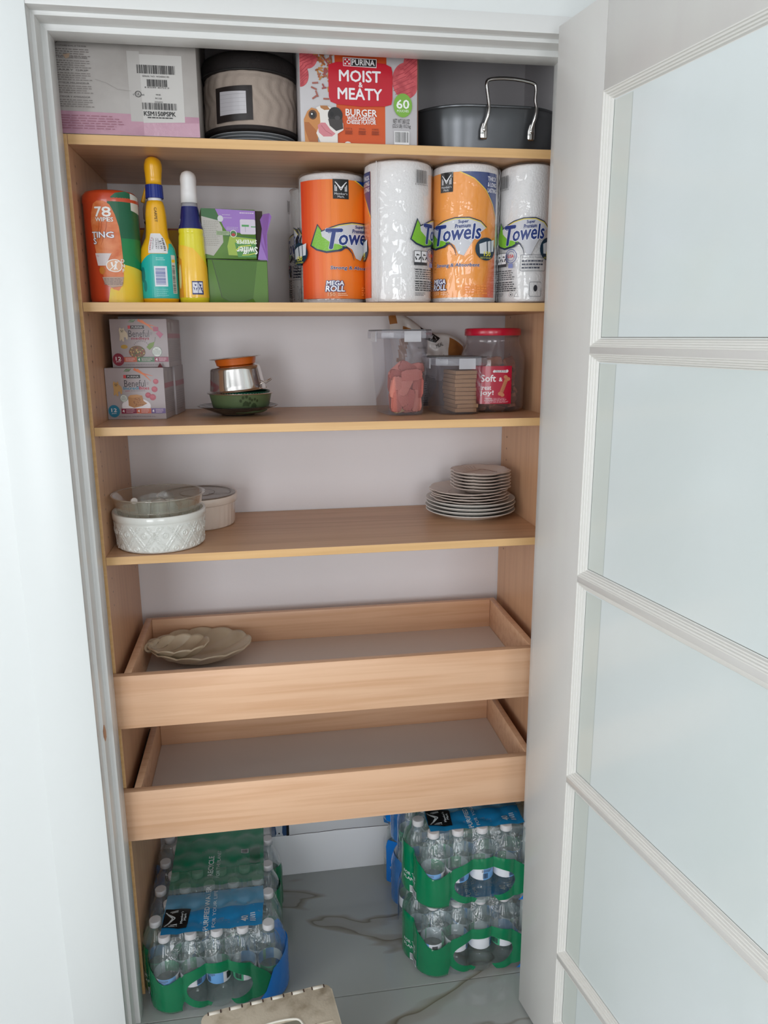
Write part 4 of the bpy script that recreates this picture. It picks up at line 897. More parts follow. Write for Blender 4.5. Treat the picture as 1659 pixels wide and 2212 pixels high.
# --- clear containers with biscuits
CLR=MT('clear_plastic',(214,214,222),.055,.08,tint=(249,249,251),edge=.55); CLR2=MT('clear_plastic_lid',(206,206,214),.34,.12,tint=(244,244,248),edge=.5)
def octo(x0,x1,y0,y1,c): return [(x0+c,y0),(x1-c,y0),(x1,y0+c),(x1,y1-c),(x1-c,y1),(x0+c,y1),(x0,y1-c),(x0,y0+c)]
def container(name,label,loc,rz,wb,wt,d,h,c):
    t=thing(name,label,'container',loc,rz); b=bmesh.new(); L=[]
    for w_,dd,z_,cc in ((wb-.004,d-.004,0,c),(wb,d,.0025,c),(wt,d+.006,h,c),(wt+.002,d+.008,h+.001,c),(wt+.002,d+.008,h+.004,c),(wt-.003,d+.003,h+.004,c),(wb-.003,d-.003,.004,c)):
        L.append([b.verts.new((x,y,z_)) for x,y in octo(-w_/2,w_/2,-dd/2,dd/2,cc)])
    for A,B in zip(L,L[1:]):
        for k in range(8): b.faces.new((A[k],A[(k+1)%8],B[(k+1)%8],B[k]))
    b.faces.new(L[0]); b.faces.new(L[-1])
    bmesh.ops.bevel(b,geom=[e for e in b.edges if abs(e.verts[0].co.z-e.verts[1].co.z)>.05],offset=.004,segments=2,profile=.5,affect='EDGES')
    fin('container_body',b,CLR,t,'all')
    b=bmesh.new(); prism(b,octo(-wt/2-.006,wt/2+.006,-d/2-.009,d/2+.009,c+.001),h-.008,h+.010,0,.0015)
    l=fin('lid',b,CLR2,t,True)
    b=bmesh.new(); prism(b,octo(-wt/2-.0045,wt/2+.0045,-d/2-.0075,d/2+.0075,c),h+.0102,h+.0125,0,.0008); fin('lid_seal',b,M('grey_seal',(108,110,114),.4),l,True)
    for cx,cy,w_,side in ((.006,-d/2-.0105,.040,0),(-wt/2-.0075,-.0,.040,1)):
        b=bmesh.new()
        if side==0: prism(b,[(cx-w_/2,cy-.0016),(cx+w_/2,cy-.0016),(cx+w_/2,cy+.0014),(cx-w_/2,cy+.0014)],h-.016,h+.009,0,.001)
        else: prism(b,[(cx-.0016,cy-w_/2),(cx+.0014,cy-w_/2),(cx+.0014,cy+w_/2),(cx-.0016,cy+w_/2)],h-.016,h+.009,0,.001)
        fin('clip',b,MT('clip_plastic',(216,216,222),.5,.15,edge=.5),l,True)
    return t
TALL=(.6830,.176,Z3); container('food_container','tall clear plastic container half full of reddish bone biscuits','',0,.1,.1,.1,.1,.02) if 0 else None
ct=container('food_container','tall clear plastic container with clip lid, half full of bone biscuits',TALL,R(7),.088,.112,.150,.186,.022)
cs=container('food_container','short clear plastic container with clip lid and stacked brown treats',(.8160,.168,Z3),R(4),.098,.116,.150,.123,.022)
def bonemesh(name,L_,w_,th):
    b=bmesh.new(); pts=[]
    e=L_/2; k=w_*.42
    for sx_,a0 in ((1,-1),(-1,1)):
        for cy,r0,r1 in ((-k*.62,-150 if sx_>0 else 30,60 if sx_>0 else 240),):
            pass
    out=[]
    for cx,cy,a0,a1 in ((e-k*.7,-k*.75,-120,40),(e-k*.7,k*.75,-40,120),(-e+k*.7,k*.75,60,220),(-e+k*.7,-k*.75,140,300)):
        for i in range(6): a=R(a0+(a1-a0)*i/5); out.append((cx+k*cos(a),cy+k*sin(a)))
    prism(b,out,-th/2,th/2,0,th*.22)
    me=bpy.data.meshes.new(name); bmesh.ops.recalc_face_normals(b,faces=b.faces[:]); b.to_mesh(me); b.free(); me.shade_smooth(); me.set_sharp_from_angle(angle=R(50)); return me
BISC=M('biscuit_red',(196,116,104),.8,bump=(260,.5,.002)); BIS2=M('biscuit_tan',(206,176,132),.8,bump=(260,.5,.002)); BISB=M('biscuit_brown',(150,94,68),.8,bump=(260,.5,.002)); TRE=M('treat_brown',(176,136,98),.75,bump=(300,.5,.002))
bm_red=bonemesh('dog_biscuit',.048,.0165,.0080); bm_red.materials.append(BISC); bm_tan=bm_red.copy(); bm_tan.materials.clear(); bm_tan.materials.append(BIS2); bm_v=[bm_red]
for _c in ((178,98,88),(208,132,118)):
    _m=bm_red.copy(); _m.materials.clear(); _m.materials.append(M('biscuit_red_%d'%_c[0],_c,.8,bump=(260,.5,.002))); bm_v.append(_m)
bm_jar=bonemesh('dog_biscuit',.042,.0150,.0085); bm_jar.materials.append(BISB)
rr=random.Random(12)
def biscuit(me,loc,rot,label,group):
    o=link(bpy.data.objects.new('dog_biscuit',me)); o.location=loc; o.rotation_euler=rot; tag(o,label,'dog biscuit',group); return o
# front layer seen through the plastic: x, z (from shelf), turn in the picture plane, depth
cr,sr=cos(R(7)),sin(R(7))
front=[(.010,.086,4,0),(.006,.100,-28,1),(-.018,.098,40,1),(.024,.099,10,1),(-.016,.083,-16,1),(-.006,.062,60,0),(.016,.060,85,1),(.027,.058,88,0),(-.028,.058,80,0),(-.015,.038,118,0),(.004,.028,80,0),(.022,.026,94,0),(-.026,.026,86,0),(-.008,.014,20,1),(.012,.012,8,1)]
for k,(x,z,a,dpt) in enumerate(front):
    y=-.0655+dpt*.0100+.0016*(k%4); lx=min(max(x,-.019 if abs(a%180)<30 else -.033),.019 if abs(a%180)<30 else .031)
    gx=TALL[0]+lx*cr-y*sr; gy=TALL[1]+lx*sr+y*cr
    biscuit(bm_v[k%3] if k!=13 else bm_tan,(gx,gy,TALL[2]+z+.008),(R(90+7*sin(k*2.3)),R(-a),R(7+9*sin(k*1.7))),'pale tan bone-shaped biscuit at the bottom of the tall clear container' if k==13 else ('reddish bone biscuit lying crosswise on top in the tall clear container' if k==0 else 'reddish bone-shaped biscuit inside the tall clear container'),'biscuits in the tall container')
for k in range(12):
    y=-.040+.0105*(k//3)*1.0; x=(-.018,.002,.022)[k%3]; z=.030+.046*((k//3)%2)
    gx=TALL[0]+x*cr-y*sr; gy=TALL[1]+x*sr+y*cr
    biscuit(bm_red,(gx,gy,TALL[2]+z),(R(90),R(90+rr.uniform(-8,8)),R(7)),'reddish bone-shaped biscuit inside the tall clear container','biscuits in the tall container')
cr,sr=cos(R(4)),sin(R(4))
b=bmesh.new(); bx(b,-.0265,.0265,-.050,.050,-.0046,.0046,0,.0012); tm=bpy.data.meshes.new('dog_treat'); bmesh.ops.recalc_face_normals(b,faces=b.faces[:]); b.to_mesh(tm); b.free(); tm.materials.append(TRE)
for k in range(10):
    x=.0150+rr.uniform(-.0022,.0022)-k*.0004; y=-.012; gx=.8160+x*cr-y*sr; gy=.168+x*sr+y*cr
    o=link(bpy.data.objects.new('dog_treat',tm)); o.location=(gx,gy,Z3+.0092+k*.0099); o.rotation_euler=(0,R(rr.uniform(-.8,.8)),R(4+rr.uniform(-1.5,1.5)))
    tag(o,'flat brown treat, %s of the ten stacked inside the short clear container'%('lowest','second from below','third from below','fourth from below','fifth from below','fifth from the top','fourth from the top','third from the top','second from the top','topmost')[k],'dog treat','treats in the short container')
# --- jar with red lid
JX,JY=.9215,.196
t=thing('treat_jar','large clear jar of brown biscuits with red screw lid and red label','jar',(JX,JY,Z3),rz=R(-4))
b=bmesh.new(); L=[]
for z_,r_,e in ((0,.060,.62),(.003,.070,.62),(.012,.0755,.62),(.050,.0760,.62),(.054,.0742,.62),(.058,.0760,.62),(.076,.0762,.62),(.080,.0745,.62),(.084,.0762,.62),(.120,.0765,.62),(.140,.0750,.66),(.156,.0690,.8),(.163,.0660,1),(.170,.0655,1),(.186,.0655,1),(.186,.0640,1),(.165,.0640,1),(.150,.069,.8),(.12,.0745,.62),(.012,.0735,.62),(.004,.068,.62)):
    ring=[]
    for k in range(64):
        a=2*pi*k/64; c_,s_=cos(a),sin(a); ring.append(b.verts.new((r_*math.copysign(abs(c_)**e,c_),r_*.93*math.copysign(abs(s_)**e,s_),z_)))
    L.append(ring)
for A,B in zip(L,L[1:]):
    for k in range(64): b.faces.new((A[k],A[(k+1)%64],B[(k+1)%64],B[k]))
b.faces.new(L[0]); b.faces.new(L[-1]); fin('jar_body',b,MT('clear_jar',(206,202,206),.045,.06,tint=(247,245,246),edge=.55),t,'all')
b=bmesh.new(); lathe(b,[(.001,.2010),(.062,.2010),(.0675,.2000),(.0690,.1970),(.0690,.1850),(.0680,.1835),(.0665,.1835)],96,cap=False); 
fin('lid',b,M('red_lid',(186,18,48),.28,coat=.3),t,True)
def fjar(x,v,h):
    q=min(.999,abs(x)/.0768)**(1/.62); return (x,-(.0768*.93+h)*(1-q*q)**.31,v)
p=Print(fjar,cut=.0035,base=.0005)
RD=M('label_red',(178,14,50),.3,coat=.4); WT=(236,230,232)
p.rect(-.064,.0215,.0330,.1120,RD)
p.text('Soft',-.0240,.0830,.0160,WT,w=.036); p.text('&',.0060,.0800,.0090,WT); p.text('treat',-.0300,.0600,.0085,WT,w=.026); p.text('joy!',-.0270,.0470,.0135,WT,w=.032)
p.poly([(-.012,.096),(-.014,.099),(-.011,.103),(-.007,.102),(.018,.102),(.022,.104),(.025,.100),(.022,.096),(-.007,.097)],(226,222,224)); p.text('MILK-BONE',.006,.0995,.0040,(20,60,70),w=.026)
p.line([(.008,.048),(.014,.064),(.020,.080)],.0090,(188,120,84))
for u,v in ((.005,.046),(.011,.043),(.018,.086),(.0245,.081)): p.oval(u,v,.0050,.0045,(196,128,92))
for k in range(7): p.line([(.009+k*.0014,.052+k*.0035),(.013+k*.0014,.0505+k*.0035)],.0008,(150,88,58))
p.lines(-.030,.028,.036,.024,5,(226,180,190),.35); p.text('vitamins',-.024,.0350,.0034,(232,224,226)); p.text('& minerals',-.023,.0300,.0034,(232,224,226))
p.done(t,'jar_label')
n=0
for lay in range(8):
    z=.012+lay*.0150
    for q in range(7):
        a=2*pi*q/7+lay*.5+rr.uniform(-.2,.2)-pi/2; rad=.050+rr.uniform(-.004,.006)
        biscuit(bm_jar,(JX+rad*cos(a)*.98,JY+rad*sin(a)*.92,Z3+z+rr.uniform(-.003,.003)),(R(rr.uniform(55,115)) if lay%2 else R(rr.uniform(-35,35)),rr.uniform(-.5,.5),a+pi/2+rr.uniform(-.5,.5)),'brown bone biscuit inside the red-lidded jar','biscuits in the red-lidded jar')
        n+=1
# --- snack bag leaning behind the containers
t=thing('snack_bag','crumpled white and brown snack bag slumped behind the clear containers','bag',(0,0,0))
TL,TR,BR,BL=Vector((.684,.340,1.664)),Vector((.884,.335,1.588)),Vector((.850,.312,Z3+.003)),Vector((.700,.312,Z3+.003))
n=44; g={}; b=bmesh.new()
for s_ in (0,1):
    for i in range(n+1):
        for j in range(n+1):
            u,v=i/n,j/n; P=(BL.lerp(BR,u)).lerp(TL.lerp(TR,u),v)
            th=(sin(pi*min(1,max(0,u)))**.5)*(sin(pi*(.06+.94*(1-v)))**.6 if v<1 else 0)*.034
            nz=noise.noise(Vector((u*5,v*6,s_*3)))*.010+noise.noise(Vector((u*13,v*12,s_*3)))*.004
            e=min(1,8*min(u,1-u)+.0)*min(1,10*(1-v)+.15)
            off=(-1 if s_==0 else .55)*(th+nz*e)
            P=P+Vector((noise.noise(Vector((v*6,0,0)))*.006,off,.010*sin(u*9)*(v**3)+ .012*math.sin(pi*u)*v**2))
            P.z=max(P.z,Z3+.001); P.y=min(P.y,.3965)
            g[s_,i,j]=b.verts.new(P)
    for i in range(n):
        for j in range(n):
            f=b.faces.new((g[s_,i,j],g[s_,i+1,j],g[s_,i+1,j+1],g[s_,i,j+1])); u,v=(i+.5)/n,(j+.5)/n
            f.material_index=0
            if v<.42+.05*sin(u*7): f.material_index=2
            elif abs(u-.16-.05*sin(v*9))<.055 and v<.88: f.material_index=1
            elif u>.80 and v>.66 and v<.95: f.material_index=1
            elif v>.90 and u<.10: f.material_index=1
fin('bag_body',b,[M('bag_white',(214,208,204),.32,coat=.3),M('bag_brown',(158,104,56),.3,coat=.4),M('bag_grey_panel',(150,142,142),.35)],t,'all')
def fbag(u,v,h):
    th=(sin(pi*min(1,max(0,u)))**.5)*(sin(pi*(.06+.94*(1-v)))**.6)*.034
    nz=noise.noise(Vector((u*5,v*6,0)))*.010+noise.noise(Vector((u*13,v*12,0)))*.004; e=min(1,8*min(u,1-u))*min(1,10*(1-v)+.15)
    P=(BL.lerp(BR,u)).lerp(TL.lerp(TR,u),v)+Vector((noise.noise(Vector((v*6,0,0)))*.006,-(th+nz*e)-h-.0012,.010*sin(u*9)*(v**3)+.012*math.sin(pi*u)*v**2)); return P
p=Print(fbag,cut=.04); BKK=(34,30,30)
p.poly([(.40,.98),(.56,.985),(.66,.93),(.60,.86),(.45,.86)],BKK); p.line([(.45,.88),(.50,.96),(.53,.88),(.57,.96),(.61,.90)],.012,(200,196,196))
p.text('MEAL',.66,.84,.050,BKK,w=.10,rot=.5,bold=False); p.text('Quinoa',.74,.69,.085,BKK,w=.20,rot=.35,bold=False,shear=.2); p.text('white cheddar',.42,.74,.030,BKK,w=.13,rot=.4,bold=False); p.text('puffs',.45,.68,.030,BKK,w=.07,rot=.4,bold=False)
p.lines(.30,.62,.42,.04,16,(70,64,66),.34); p.done(t,'bag_print')

# ================================================================ FOURTH SHELF
GLZ=M('white_glaze',(222,222,216),.16,coat=.4); CREAM=M('cream_glaze',(222,208,196),.2,coat=.3)
SX,SY=.1065,.1035
t=thing('souffle_dish','white ceramic souffle dish with relief diamonds and circles, front left of fourth shelf','baking dish',(SX,SY,Z4))
nu,nv=432,56; Rb,Rt,HS=.0965,.1015,.083; b=bmesh.new(); L=[]
def relief(a,v):
    per=2*pi/14; s_=(a/per)%1; q=(v-.010)/(.056); 
    x=s_; y=q
    d1=abs(((x+y/1.15)%1)-.5); d2=abs(((x-y/1.15)%1)-.5)
    rel=0
    for d in (d1,d2):
        for o in (.455,.5-.11):
            if abs(d-o)<.022: rel+=.0011
    # circles in the diamond centres
    for cx,cy in ((.5,0.0),(0.0,.575),(1.0,.575),(.5,1.15)):
        rr_=math.hypot((x-cx)*.1*1000*.45,(y-cy)*56)
        if rr_<7.5: rel+=.0013 if rr_>5.0 else (-.0003 if rr_>2.6 else .0010)
    return rel
for j in range(nv+1):
    v=.001+(.066)*j/nv; ring=[]
    for k in range(nu):
        a=2*pi*k/nu; r=Rb+(Rt-Rb)*(v/.066)**.8+(relief(a,v) if .004<v<.062 else 0)
        if v<.004: r-=.0025*(1-v/.004)
        ring.append(b.verts.new((r*cos(a),r*sin(a),v)))
    L.append(ring)
for r,z_ in ((.1035,.0675),(.1045,.069),(.1045,.0815),(.1035,.083),(.0985,.083),(.0975,.0815),(.094,.01),(.088,.006)): L.append([b.verts.new((r*cos(2*pi*k/nu),r*sin(2*pi*k/nu),z_)) for k in range(nu)])
for A,B in zip(L,L[1:]):
    for k in range(nu): b.faces.new((A[k],A[(k+1)%nu],B[(k+1)%nu],B[k]))
b.faces.new(L[0]); b.faces.new(L[-1]); fin('dish_body',b,GLZ,t,True)
GLASS=MT('oven_glass',(196,198,190),.06,.03,tint=(251,251,248),edge=1.2)
t=thing('glass_cake_ring','clear glass ring cake mould nested in the white souffle dish','baking dish',(SX,SY,Z4+.0345))
b=bmesh.new(); seg=132; L=[]
for r,z_,am in ((.024,.004,0),(.0285,.0005,0),(.070,.0005,.0),(.080,.004,.02),(.0865,.018,.028),(.0925,.050,.02),(.0945,.055,0),(.1005,.0800,0),(.1035,.0835,0),(.1045,.0845,0),(.1035,.0856,0),(.0985,.0845,0),(.0920,.056,0),(.0845,.018,.018),(.0785,.006,.01),(.069,.003,0),(.031,.003,0),(.0265,.008,0),(.0185,.0640,0),(.0155,.0665,0),(.001,.0668,0)):
    L.append([b.verts.new((r*(1-am*abs(cos(11*2*pi*k/seg)))*cos(2*pi*k/seg),r*(1-am*abs(cos(11*2*pi*k/seg)))*sin(2*pi*k/seg),z_)) for k in range(seg)])
for A,B in zip(L,L[1:]):
    for k in range(seg): b.faces.new((A[k],A[(k+1)%seg],B[(k+1)%seg],B[k]))
fin('mould_body',b,GLASS,t,'all')
RIMG=MT('glass_rim',(176,164,150),.42,.06,edge=1.0)
for nm,rad_,z_,w_ in (('glass_rim',.1040,.0848,.0014),('cone_rim',.0165,.0664,.0011),('inner_ledge',.0935,.0550,.0008)):
    b=bmesh.new(); tube(b,[(rad_*cos(2*pi*k/90),rad_*sin(2*pi*k/90),z_) for k in range(91)],w_,8); fin(nm,b,RIMG,t,'all')
b=bmesh.new()
for k in range(22):
    a=2*pi*k/22; tube(b,[(.0795*cos(a),.0795*sin(a),.008),(.0868*cos(a),.0868*sin(a),.020),(.0918*cos(a),.0918*sin(a),.050)],.0009,6)
fin('moulded_flutes',b,MT('glass_flute',(196,200,196),.30,.05,edge=1.2),t,'all')['kind']='stuff'
t=thing('plastic_stopper','small white cylindrical stopper lying inside the glass cake ring','stopper',(SX-.052,SY-.018,Z4+.1055))
b=bmesh.new(); lathe(b,[(.0062,-.019),(.0075,-.018),(.0078,.010),(.0070,.012),(.001,.0122)],24); o=fin('cap_body',b,M('cap_white',(206,196,190),.4),t,True); o.rotation_euler=(R(78),0,R(14)) 
CX,CY=.178,.287
t=thing('fluted_casserole','round cream fluted casserole dish with a plastic lid, behind the souffle dish','baking dish',(CX,CY,Z4))
b=bmesh.new(); nu=240; L=[]
for r,z_,am in ((.088,0,0),(.0905,.002,0),(.0915,.008,.010),(.0935,.055,.010),(.0940,.0585,.0),(.0985,.060,0),(.1000,.062,0),(.1010,.0760,0),(.1000,.0785,0),(.0960,.0785,0),(.0945,.0765,0),(.0885,.01,0),(.08,.006,0)):
    L.append([b.verts.new((r*(1+am*(abs(sin(36*pi*k/nu))-.5))*cos(2*pi*k/nu),r*(1+am*(abs(sin(36*pi*k/nu))-.5))*sin(2*pi*k/nu),z_)) for k in range(nu)])
for A,B in zip(L,L[1:]):
    for k in range(nu): b.faces.new((A[k],A[(k+1)%nu],B[(k+1)%nu],B[k]))
b.faces.new(L[0]); b.faces.new(L[-1]); fin('dish_body',b,CREAM,t,True)
b=bmesh.new(); lathe(b,[(.0935,.0800),(.0950,.0775),(.0955,.0790),(.0945,.0805),(.088,.0812),(.086,.0795),(.045,.0795),(.044,.0805),(.001,.0805)],72,cap=False); l=fin('plastic_lid',b,MT('smoky_lid',(136,124,114),.62,.2,edge=.4),t,True)
p=Print(lambda u,v,h:(u,v,.0806+h)); p.ring(0,0,.084,.084,.0012,(110,96,90)); p.ring(0,0,.044,.044,.001,(110,96,90)); p.text('CORNING WARE',.055,-.02,.007,(104,92,86),w=.05,rot=0); p.done(t,'lid_embossing')

# --- plates
def platemesh(name,prof,seg,lob,mat,smooth=True):
    b=bmesh.new(); lathe(b,prof,seg,lobes=lob); me=bpy.data.meshes.new(name); bmesh.ops.recalc_face_normals(b,faces=b.faces[:]); b.to_mesh(me); b.free(); me.materials.append(mat); me.shade_smooth(); me.set_sharp_from_angle(angle=R(40)); return me
PLW=M('stoneware_white',(216,213,208),.28,coat=.2); PLM=M('stoneware_cream',(216,204,196),.3,coat=.2); LINEC=M('rim_line',(140,92,86),.4)
def plate(me,loc,rz,label,grp,extra=None,tilt=(0,0)):
    o=link(bpy.data.objects.new('plate',me)); o.location=loc; o.rotation_euler=(tilt[0],tilt[1],rz); tag(o,label,'plate',grp)
    if extra: extra(o)
    return o
big=platemesh('plate',[(.001,.0022),(.060,.0022),(.062,0),(.066,0),(.068,.0025),(.095,.0085),(.1165,.0175),(.1185,.0195),(.1175,.0208),(.094,.0122),(.068,.0062),(.001,.0055)],96,None,PLW)
PX,PY=.889,.256
for k in range(4): plate(big,(PX+(.001,-.001,.0012,0)[k],PY+(0,.001,-.001,0)[k],Z4+k*.0098),k,'large plain white plate, %s of four under the scalloped plates'%('lowest','second from the shelf','third from the shelf','uppermost')[k],'large plates at the bottom of the stack')
zb=Z4+3*.0098+.0030+.0033
mid=platemesh('plate',[(.001,.0022),(.050,.0022),(.052,0),(.056,.0004),(.075,.0085),(.1000,.0160),(.1018,.0175),(.1005,.0186),(.074,.0120),(.055,.0052),(.001,.0048)],144,(9,.055,lambda r:max(0,(r-.06)/.04)),PLM)
def midlines(o):
    p=Print(lambda u,v,h:(u,v,.0050+h)); p.ring(0,0,.052,.052,.001,LINEC); p.done(o,'glaze_line')
for k in range(4): plate(mid,(PX-.0035+(0,.002,-.003,-.004)[k],PY-.006,zb+k*.0075),.3*k+.1,'cream scalloped plate, %s of four in the middle of the plate stack'%('lowest','second from below','third from below','uppermost')[k],'scalloped plates in the middle of the stack',midlines if k==3 else None)
zs=zb+3*.0075+.0050+.0020
def lob6(r): return max(0,(r-.042)/.034)
sm=platemesh('plate',[(.001,.0030),(.036,.0030),(.038,0),(.042,.0006),(.056,.0085),(.0755,.0150),(.0770,.0163),(.0755,.0175),(.056,.0122),(.044,.0085),(.040,.0055),(.001,.0050)],144,(6,.10,lob6),PLM)
def smlines(o):
    def f(u,v,h):
        q=math.hypot(u,v); P_=((0,.0050),(.040,.0055),(.044,.0085),(.056,.0122),(.0755,.0175),(.09,.0175))
        for (a0,b0),(a1,b1) in zip(P_,P_[1:]):
            if q<=a1: break
        return (u,v,b0+(b1-b0)*(q-a0)/(a1-a0)+.0009+h)
    p=Print(f,base=.0004)
    for a in (60,70,80,90,100,110,120): p.line([(.050*cos(R(a)),.047*sin(R(a))),(.0625*cos(R(a)),.0640*sin(R(a)))],.0009,LINEC)
    p.line([(x*.80,y*.80) for x,y in rrect(-.048,.048,-.040,.040,.018)]+[(.048*.8,.02)],.0010,LINEC)
    pts=[]
    for k in range(145):
        a=2*pi*k/144; r=.0755*(1+.10*(abs(cos(6*a/2))**.7-.5)*lob6(.0755))*.965; pts.append((r*cos(a),r*sin(a)))
    p.line(pts,.0010,LINEC)
    p.done(o,'glaze_lines')
for k in range(6): plate(sm,(PX+.0245,PY-.010+.0006*k,zs+k*.0082),R(30)+.02*sin(k*3),'small cream lobed plate, %s of six atop the plate stack'%('lowest','second from below','third from below','third from the top','second from the top','topmost, its fan relief showing')[k],'small lobed plates on top of the stack',smlines if k==5 else None)

# ================================================================ SHELL DISHES IN THE UPPER DRAWER
SHG=M('shell_glaze',(206,190,164),.28,coat=.3,var=((16,16,16),(190,172,144),.3,.6)); DZ=.874-.081+.0006
def shell(name,label,loc,rz,a_,c_,h_,nr,parent=None,tilt=0,seed=0):
    """ribbed scallop dish: rays fan from the hinge at local -x"""
    t=thing(name,label,'dish',loc,rz); t.rotation_euler=(tilt,0,rz)
    b=bmesh.new(); NA,NT=120,26; G=[]
    hx=-a_*.93
    for i in range(NA+1):
        ph=-1+2*i/NA; row=[]
        for j in range(NT+1):
            s_=j/NT
            ang=ph*pi*.985; ex,ey=a_*cos(ang),c_*sin(ang)
            if ang>0: pass
            wv=1+.018*abs(sin(ph*nr*pi/2)) if abs(ph)<.8 else 1
            X=hx+(ex*wv-hx)*s_; Y=ey*wv*s_
            rho=math.hypot(X/a_,Y/c_); z=h_*min(1.1,rho)**2.2+.0046*(abs(sin(ph*nr*pi/2))**.6-.5)*min(1,s_*1.4)*(1 if s_<.98 else 1)
            row.append(b.verts.new((X,Y,.004+max(0,z))))
        G.append(row)
    for i in range(NA):
        for j in range(NT):
            try: b.faces.new((G[i][j],G[i+1][j],G[i+1][j+1],G[i][j+1]))
            except ValueError: pass
    bmesh.ops.remove_doubles(b,verts=b.verts[:],dist=.0002)
    bmesh.ops.recalc_face_normals(b,faces=b.faces[:])
    bmesh.ops.solidify(b,geom=b.faces[:],thickness=.0036)
    fin('dish_body',b,SHG,t,'all')
    b=bmesh.new(); k=a_/.13; tube(b,smoothpath([(hx+.012*k,.030*k,.004+h_*.92),(hx-.006*k,.020*k,.004+h_*1.0),(hx-.016*k,.002*k,.002+h_*.95),(hx-.010*k,-.014*k,.0+h_*.88),(hx+.006*k,-.010*k,.002+h_*.84)],6),lambda q:.0125*k*(1-.5*q),12,flat=.6); fin('scroll_hinge',b,SHG,t,'all')
    return t
shell('shell_dish','large cream scallop-shell dish with fan ribs, lying in the upper drawer','',0,.1,.1,.02,9) if 0 else None
shell('shell_dish','large cream scallop-shell dish with fan ribs, lying in the upper drawer',(.169,.214,DZ+.002),R(-4),.1290,.104,.044,13)
shell('shell_dish','smaller cream scallop-shell dish nested at the left in the large one',(.118,.190,DZ+.0215),R(4),.0760,.058,.038,11)

# ================================================================ WATER PACKS
PET=MT('pet_bottle',(206,218,218),.04,.03,tint=(246,250,250),edge=.75); CAPM=M('bottle_cap',(206,204,206),.45); 
FGREEN=M('film_green',(0,114,72),.22,coat=.5,bump=(60,.3,.003)); FBLUE=M('film_blue',(8,122,214),.22,coat=.5,bump=(60,.3,.003))
FG2=MT('film_green_thin',(20,140,96),.62,.15,tint=(150,220,190),edge=.5,bump=(60,.4,.003)); FB2=MT('film_blue_thin',(60,130,206),.55,.15,tint=(170,206,240),edge=.5,bump=(60,.4,.003))
FCLR=MT('film_clear',(224,232,232),.05,.07,edge=.9,bump=(48,.6,.006)); FWHT=MT('film_white_ink',(220,226,228),.70,.3,edge=.3)
def pmesh(name,prof,seg,mat,wave=None):
    b=bmesh.new(); lathe(b,prof,seg); me=bpy.data.meshes.new(name); bmesh.ops.recalc_face_normals(b,faces=b.faces[:]); b.to_mesh(me); b.free(); me.materials.append(mat); me.shade_smooth(); me.set_sharp_from_angle(angle=R(50)); return me
bp_=[(.001,.003),(.012,.003),(.020,.0),(.0275,.001),(.0305,.006),(.0305,.018)]
for k in range(7): z=.022+k*.0095; bp_+=[(.0293,z),(.0306,z+.0045)]
bp_+=[(.0302,.0925),(.0304,.110),(.0306,.127),(.0303,.136),(.0290,.148),(.0255,.160),(.0205,.170),(.0150,.178),(.0130,.183),(.0128,.186),(.0158,.1868),(.0158,.1885),(.0125,.189),(.0125,.195)]
m_body=pmesh('bottle_body',bp_,22,PET)
m_cap=pmesh('cap',[(.0142,.1895),(.0146,.1900),(.0146,.2030),(.0136,.2045),(.001,.2045)],20,CAPM)
b=bmesh.new(); lathe(b,[(.03075,.0705),(.0309,.0710),(.0309,.1010),(.03075,.1015)],22,cap=False)
for f in b.faces:
    c=f.calc_center_median(); a=math.degrees(math.atan2(c.y,c.x))%360
    f.material_index=1 if 60<a<150 else (2 if 210<a<300 else 0)
m_lab=bpy.data.meshes.new('label'); b.to_mesh(m_lab); b.free()
for m in (M('label_white',(214,216,222),.35),M('label_sky',(106,160,214),.35),M('label_meadow',(70,160,120),.35)): m_lab.materials.append(m)
m_lab.shade_smooth()
_f0=fcyl(.0311); lp=Print(lambda u,v,h:_f0(u,v-.0222,h),cut=.004); lp.bars(-.010,.097,.008,.112,(50,50,60),18); lp.lines(-.014,.014,.122,.114,3,(90,90,104),.45); lp.bars(.083,.097,.097,.112,(50,50,60),14); lp.lines(.08,.11,.122,.114,3,(90,90,104),.45); lp.rect(-.058,.100,-.044,.119,(24,26,34))
dummy=bpy.data.objects.new('dummy',None); lo=lp.done(None,'label_print'); m_lp=lo.data; bpy.data.objects.remove(lo)
PWD,PDP=.345,.443
def outline(n_side=8):
    """film outline round the bottles, slightly bulged, counter-clockwise from the front left corner; list of (x,y)"""
    P=[]
    cs=[]
    for r_ in range(8):
        off=.0315+(.0 if r_%2 else .0275)
        for c_ in range(5): cs.append((off+c_*.0625+.001,.0315+r_*.0543))
    return cs
CENT=outline()
def hullpt(a,cs,r):   # support radius from the pack centre along direction a: soft union of circles
    d=(cos(a),sin(a)); best=0; cx,cy=PWD/2,PDP/2
    for x,y in cs:
        qx,qy=x-cx,y-cy; t=qx*d[0]+qy*d[1]; pz=abs(-qx*d[1]+qy*d[0])
        if pz<r: best=max(best,t+math.sqrt(r*r-pz*pz))
    return best
NSEG=720; rad=[hullpt(2*pi*k/NSEG,CENT,.0320) for k in range(NSEG)]
rad=[max(rad[(k+j)%NSEG]-.00012*j*j*.6 for j in range(-12,13)) for k in range(NSEG)]
pts=[(PWD/2+rad[k]*cos(2*pi*k/NSEG),PDP/2+rad[k]*sin(2*pi*k/NSEG)) for k in range(NSEG)]
k0=min(range(NSEG),key=lambda k:math.hypot(pts[k][0],pts[k][1])) ; pts=pts[k0:]+pts[:k0]   # start at front-left corner
per=[0]
for a,b_ in zip(pts,pts[1:]+pts[:1]): per.append(per[-1]+math.hypot(b_[0]-a[0],b_[1]-a[1]))
PER=per[-1]
